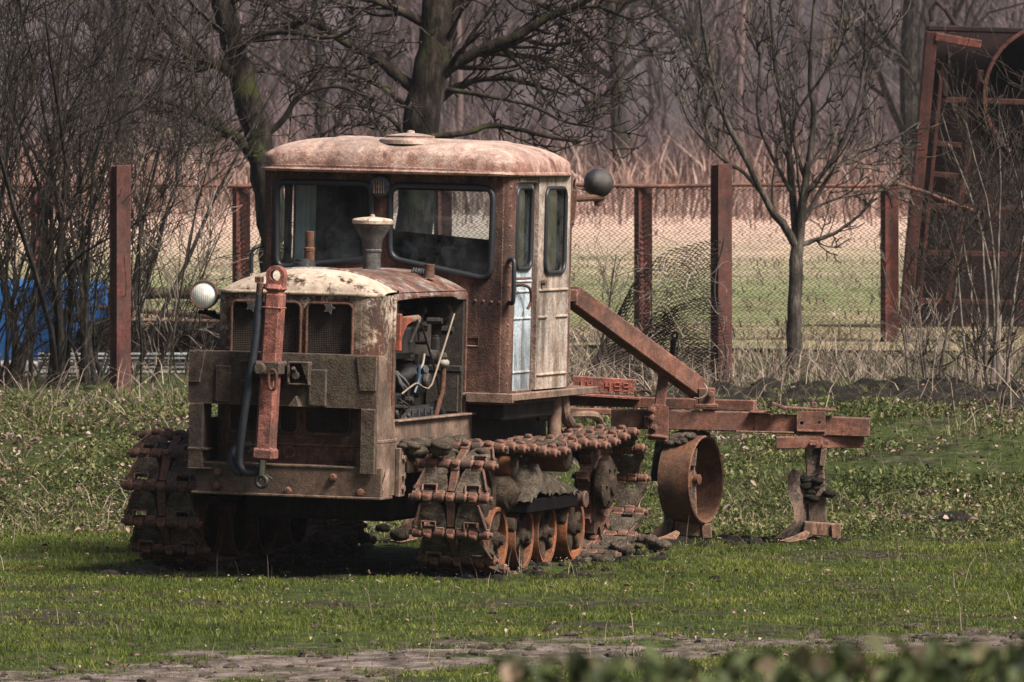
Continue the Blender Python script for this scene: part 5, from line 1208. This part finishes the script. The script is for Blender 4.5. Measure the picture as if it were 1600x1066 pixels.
m = MB(); m.bar(pq(880, 625, 39.9), pq(1180, 634, 39.7), .08, .055, .004); m.bar(pq(1100, 640, 39.75), pq(1150, 668, 39.75), .06, .06, .004); m.bar(pq(885, 641, 39.5), pq(1000, 645, 39.5), .06, .03, .004); m.build('rear_beam', M['plough'], PL, pb)
m = MB(); m.plate([(pq(895, 588, 39.9)[0], pq(0, 588, 39.9)[2]), (pq(994, 594, 39.9)[0], pq(0, 594, 39.9)[2]), (pq(990, 614, 39.9)[0], pq(0, 614, 39.9)[2]), (pq(895, 612, 39.9)[0], pq(0, 612, 39.9)[2])], o=(0, 39.9, 0), t=.012)
m.bar(pq(895, 588, 39.93), pq(994, 594, 39.93), .06, .006, .001); m.bar(pq(880, 614, 39.85), pq(1000, 622, 39.85), .30, .012, .002)
m.build('splash_plate', M['ram'], PL, pb)
# faded digits on the splash plate
SP_ = [[(0, 2), (0, 0)], None]
GL = {'1': [[(0.3, 1), (.3, 0)]], '4': [[(0, 1), (0, .5), (.6, .5)], [(.5, 1), (.5, 0)]], '9': [[(.6, .5), (0, .5), (0, 1), (.6, 1), (.6, 0), (0, 0)]], '5': [[(.6, 1), (0, 1), (0, .5), (.6, .5), (.6, 0), (0, 0)]]}
cx = pq(904, 0, 39.86)[0]; zb = pq(0, 607, 39.86)[2]; mk = plain('orange_marking_paint', (.36, .10, .06), .8)
for ch in '14 495':
    if ch in GL:
        m = MB()
        for st_ in GL[ch]: m.tube([(cx + a * .042, 39.884, zb + b * .040 - (cx - .35) * .07) for a, b in st_], .0035, 4)
        m.build('painted_digit', mk, PL, pb)
    cx += .047
m = MB(); m.ring([pq(1006 + 13 * math.cos(a), 616 + 6 * math.sin(a), 39.8) for a in np.linspace(0, 2 * PI, 16, endpoint=False)], .009, 6); m.build('iron_ring', M['rust'], PL, pb, 80)
m = MB(); m.bar(pq(892, 461, 38.6), pq(1094, 610, 39.35), .085, .098, .005); m.bar(pq(893, 452, 38.6), pq(893, 472, 38.6), .10, .06, .005); m.build('top_link', M['plough'], PL, pb)
m = MB(); m.box(pq(1091, 636, 39.3) - V3((0, .04, 0)), pq(1117, 606, 39.3) + V3((0, .05, 0)), .005); m.bar(pq(1085, 634, 39.3), pq(1122, 634, 39.3), .12, .02, .004); p = pq(1111, 615, 39.25); m.cyl(p, p + V3((0, -.03, 0)), .016, 8, .003); m.build('link_bracket', M['plough'], PL, pb)
m = MB(); m.tube(spline([pq(1100, 600, 39.22), pq(1104, 606, 39.2), pq(1103, 616, 39.2), pq(1094, 623, 39.2), pq(1085, 622, 39.22)], 5), .005, 6); m.build('wire_tie', M['wire'], PL, pb)
# wheel adjuster
m = MB(); m.bar(pq(1030, 641, 39.2), pq(1038, 578, 39.2), .06, .055, .005); p = pq(1040, 580, 39.17); m.cyl(p + V3((-.04, 0, 0)), p + V3((.05, 0, -.01)), .022, 12, .004); m.build('adjuster_post', M['plough'], PL, pb)
m = MB(); a, b = pq(1047, 580, 39.2), pq(1053, 530, 39.2); m.cyl(a, b, .0135, 10)
for k in range(17): q = a + (b - a) * (k + .5) / 17; m.lathe([(.0135, -.003), (.0185, 0), (.0135, .003)], q, b - a, 12)
m.ring([pq(1054.5 + 4 * math.cos(t), 524 + 5 * math.sin(t), 39.2) for t in np.linspace(0, 2 * PI, 14, endpoint=False)], .007, 6); m.build('adjuster_screw', M['dark'], PL, pb, 60)
m = MB(); m.plate(rpoly([(-.055, -.10), (.05, -.105), (.05, .075), (-.03, .085), (-.055, .06)], .012), o=pq(1029, 657, 39.18), t=.03)
m.bar(pq(1010, 650, 39.2), pq(1010, 668, 39.2), .10, .02, .004)
for dx, dy in ((1018, 652), (1022, 668), (1020, 641)): p = pq(dx, dy, 39.15); m.cyl(p, p + V3((0, -.035, 0)), .020, 6, .003); m.cyl(p, p + V3((0, -.05, 0)), .010, 8, .002)
m.bar(pq(1008, 679, 39.17), pq(1042, 683, 39.17), .10, .012, .003); m.build('wheel_clamp', M['plough'], PL, pb)
m = MB(); m.bar(pq(1033, 682, 39.25), pq(1023, 752, 39.25), .034, .05, .004); m.build('wheel_leg', M['engine'], PL, pb)
ax = nrm(V3((.907, -.42, .0))); wc = pq(1072, 749, 39.32); RWH = .226
m = MB(); m.lathe([(RWH - .013, .0), (RWH - .010, -.003), (RWH, .0), (RWH, .17), (RWH - .006, .175), (RWH - .014, .17), (RWH - .016, .03), (.18, .022), (.06, .018), (.055, .03)], wc - ax * .06, ax, 56)
WH = m.build('land_wheel', M['rim'] if 0 else rusty('brown_wheel_rust', (.045, .02, .011), (.115, .047, .024), (.21, .095, .05), sc=8), PL, pb, 40)
m = MB(); m.lathe([(.06, .02), (.058, .05), (.05, .075), (.05, .10), (.026, .105), (.026, .135), (.018, .14), (0, .142)], wc - ax * .06, ax, 24); m.build('hub', M['rust'], WH, None, 40).location = -pb
m = MB()
for _ in range(60):
    t = rnd.uniform(PI * .28, PI * .72); r_ = RWH + .012; u_ = np.cross(ax, V3((0, 0, 1))); u_ = nrm(u_)
    mudball(m, wc + u_ * r_ * math.cos(t) * -1 + V3((0, 0, 1)) * r_ * math.sin(t) + ax * rnd.uniform(-.05, .10), rnd.uniform(.014, .03), (1, 1, .6), 10)
m.build('mud_cake', M['mud'], WH, pb, 80)
# plough bodies
M['board'] = rusty('worn_mouldboard', (.06, .035, .024), (.16, .1, .07), (.3, .2, .14), sc=7, paint=(.045, .038, .033), amt=.48)
M['share'] = rusty('rusty_orange_share', (.04, .024, .016), (.14, .07, .042), (.34, .19, .12), sc=12, streak=.5)
def body(px, first=False):
    dx = (px - 1262) * 39.3 / 12000
    z0 = .0
    m = MB(); m.bar(V3((1.545 + dx, 39.3, .50)), V3((1.565 + dx, 39.3, .10)), .095, .035, .006, (0, 1, 0)); m.bar(V3((1.595 + dx, 39.27, .49)), V3((1.585 + dx, 39.27, .40)), .03, .02, .003, (0, 1, 0)); lg = m.build('standard', M['board'], PL, pb)
    m = MB(); q = np.linspace(0, 1, 22)                                             # q: foot to tip of the twisted board
    lx = np.interp(q, [0, .1, .22, .4, .65, .9, 1], [1208, 1222, 1238, 1240, 1229, 1230, 1238]); rx = np.interp(q, [0, .1, .22, .4, .65, .9, 1], [1252, 1257, 1261, 1263, 1265, 1260, 1252])
    t = np.linspace(0, 1, 9)[:, None]; px_ = lx + (rx - lx) * t; ly = 838 - 106 * q + 4 * t
    yd = 39.26 - .13 * (1 - t) * (1 - q) ** 2 - .05 * np.sin(t * PI) * q + .05 * t
    P = np.stack([(px_ - 800) / 12000 * 39.3 + dx, yd + 0 * px_, np.maximum(CAMZ - (ly - 270) / 12000 * 39.3, .0)], -1); m.grid(P); m.grid(P + V3((.004, .012, 0)))
    for sl_ in (np.s_[:, 0], np.s_[:, -1], np.s_[0, :], np.s_[-1, :]): m.grid(np.stack([P[sl_], P[sl_] + V3((.004, .012, 0))]))
    m.build('mouldboard', M['board'], PL, pb, 50)
    m = MB(); m.plate([(-.105, -.035), (-.02, .005), (.045, .05), (.06, .03), (.03, -.025), (-.05, -.05)], o=(1.46 + dx, 39.10, .04), ea=(1, .25, 0), eb=(-.15, .8, .55), t=.012); m.build('share', M['share'], PL, pb)
    m = MB(); m.bar(V3((1.49 + dx, 39.26, .085)), V3((1.66 + dx, 39.30, .07)), .02, .07, .005); m.bar(V3((1.655 + dx, 39.28, .105)), V3((1.66 + dx, 39.28, .03)), .05, .03, .004, (0, 1, 0)); m.build('landside', M['share'], PL, pb)
    m = MB()
    if not first:
        for _ in range(26): branch(m, V3((1.55 + dx + rnd.gauss(0, .03), 39.27, .30 + rnd.gauss(0, .035))), V3((rnd.gauss(0, 1), rnd.gauss(-.2, .2), rnd.gauss(-.1, .3))), rnd.uniform(.05, .11), .003, 0, 0, .3, 0, (.4, 1), 0, 4, 3)
        for _ in range(10): mudball(m, (1.54 + dx + rnd.gauss(0, .03), 39.27, .30 + rnd.gauss(0, .04)), rnd.uniform(.015, .032), (1.2, 1, .7), 10)
        m.build('root_tangle', M['soil'], PL, pb, 60)
body(1262); body(1060, True); body(657, True)

# ------------------------------------------------------------------ damp winter air
def haze():
    t = NT('haze_air'); pv = t.n("ShaderNodeVolumePrincipled"); pv.inputs['Color'].default_value = (.78, .78, .86, 1); pv.inputs['Density'].default_value = .00022; pv.inputs['Anisotropy'].default_value = .2
    for l_ in list(t.out.inputs['Surface'].links): t.t.links.remove(l_)
    t.l(pv.outputs[0], t.out.inputs['Volume']); return t.mat
m = MB(); m.box((-240, -30, -3), (240, 640, 105), 0); tag(m.build('haze', haze(), None, None, 0, False), kind='stuff')
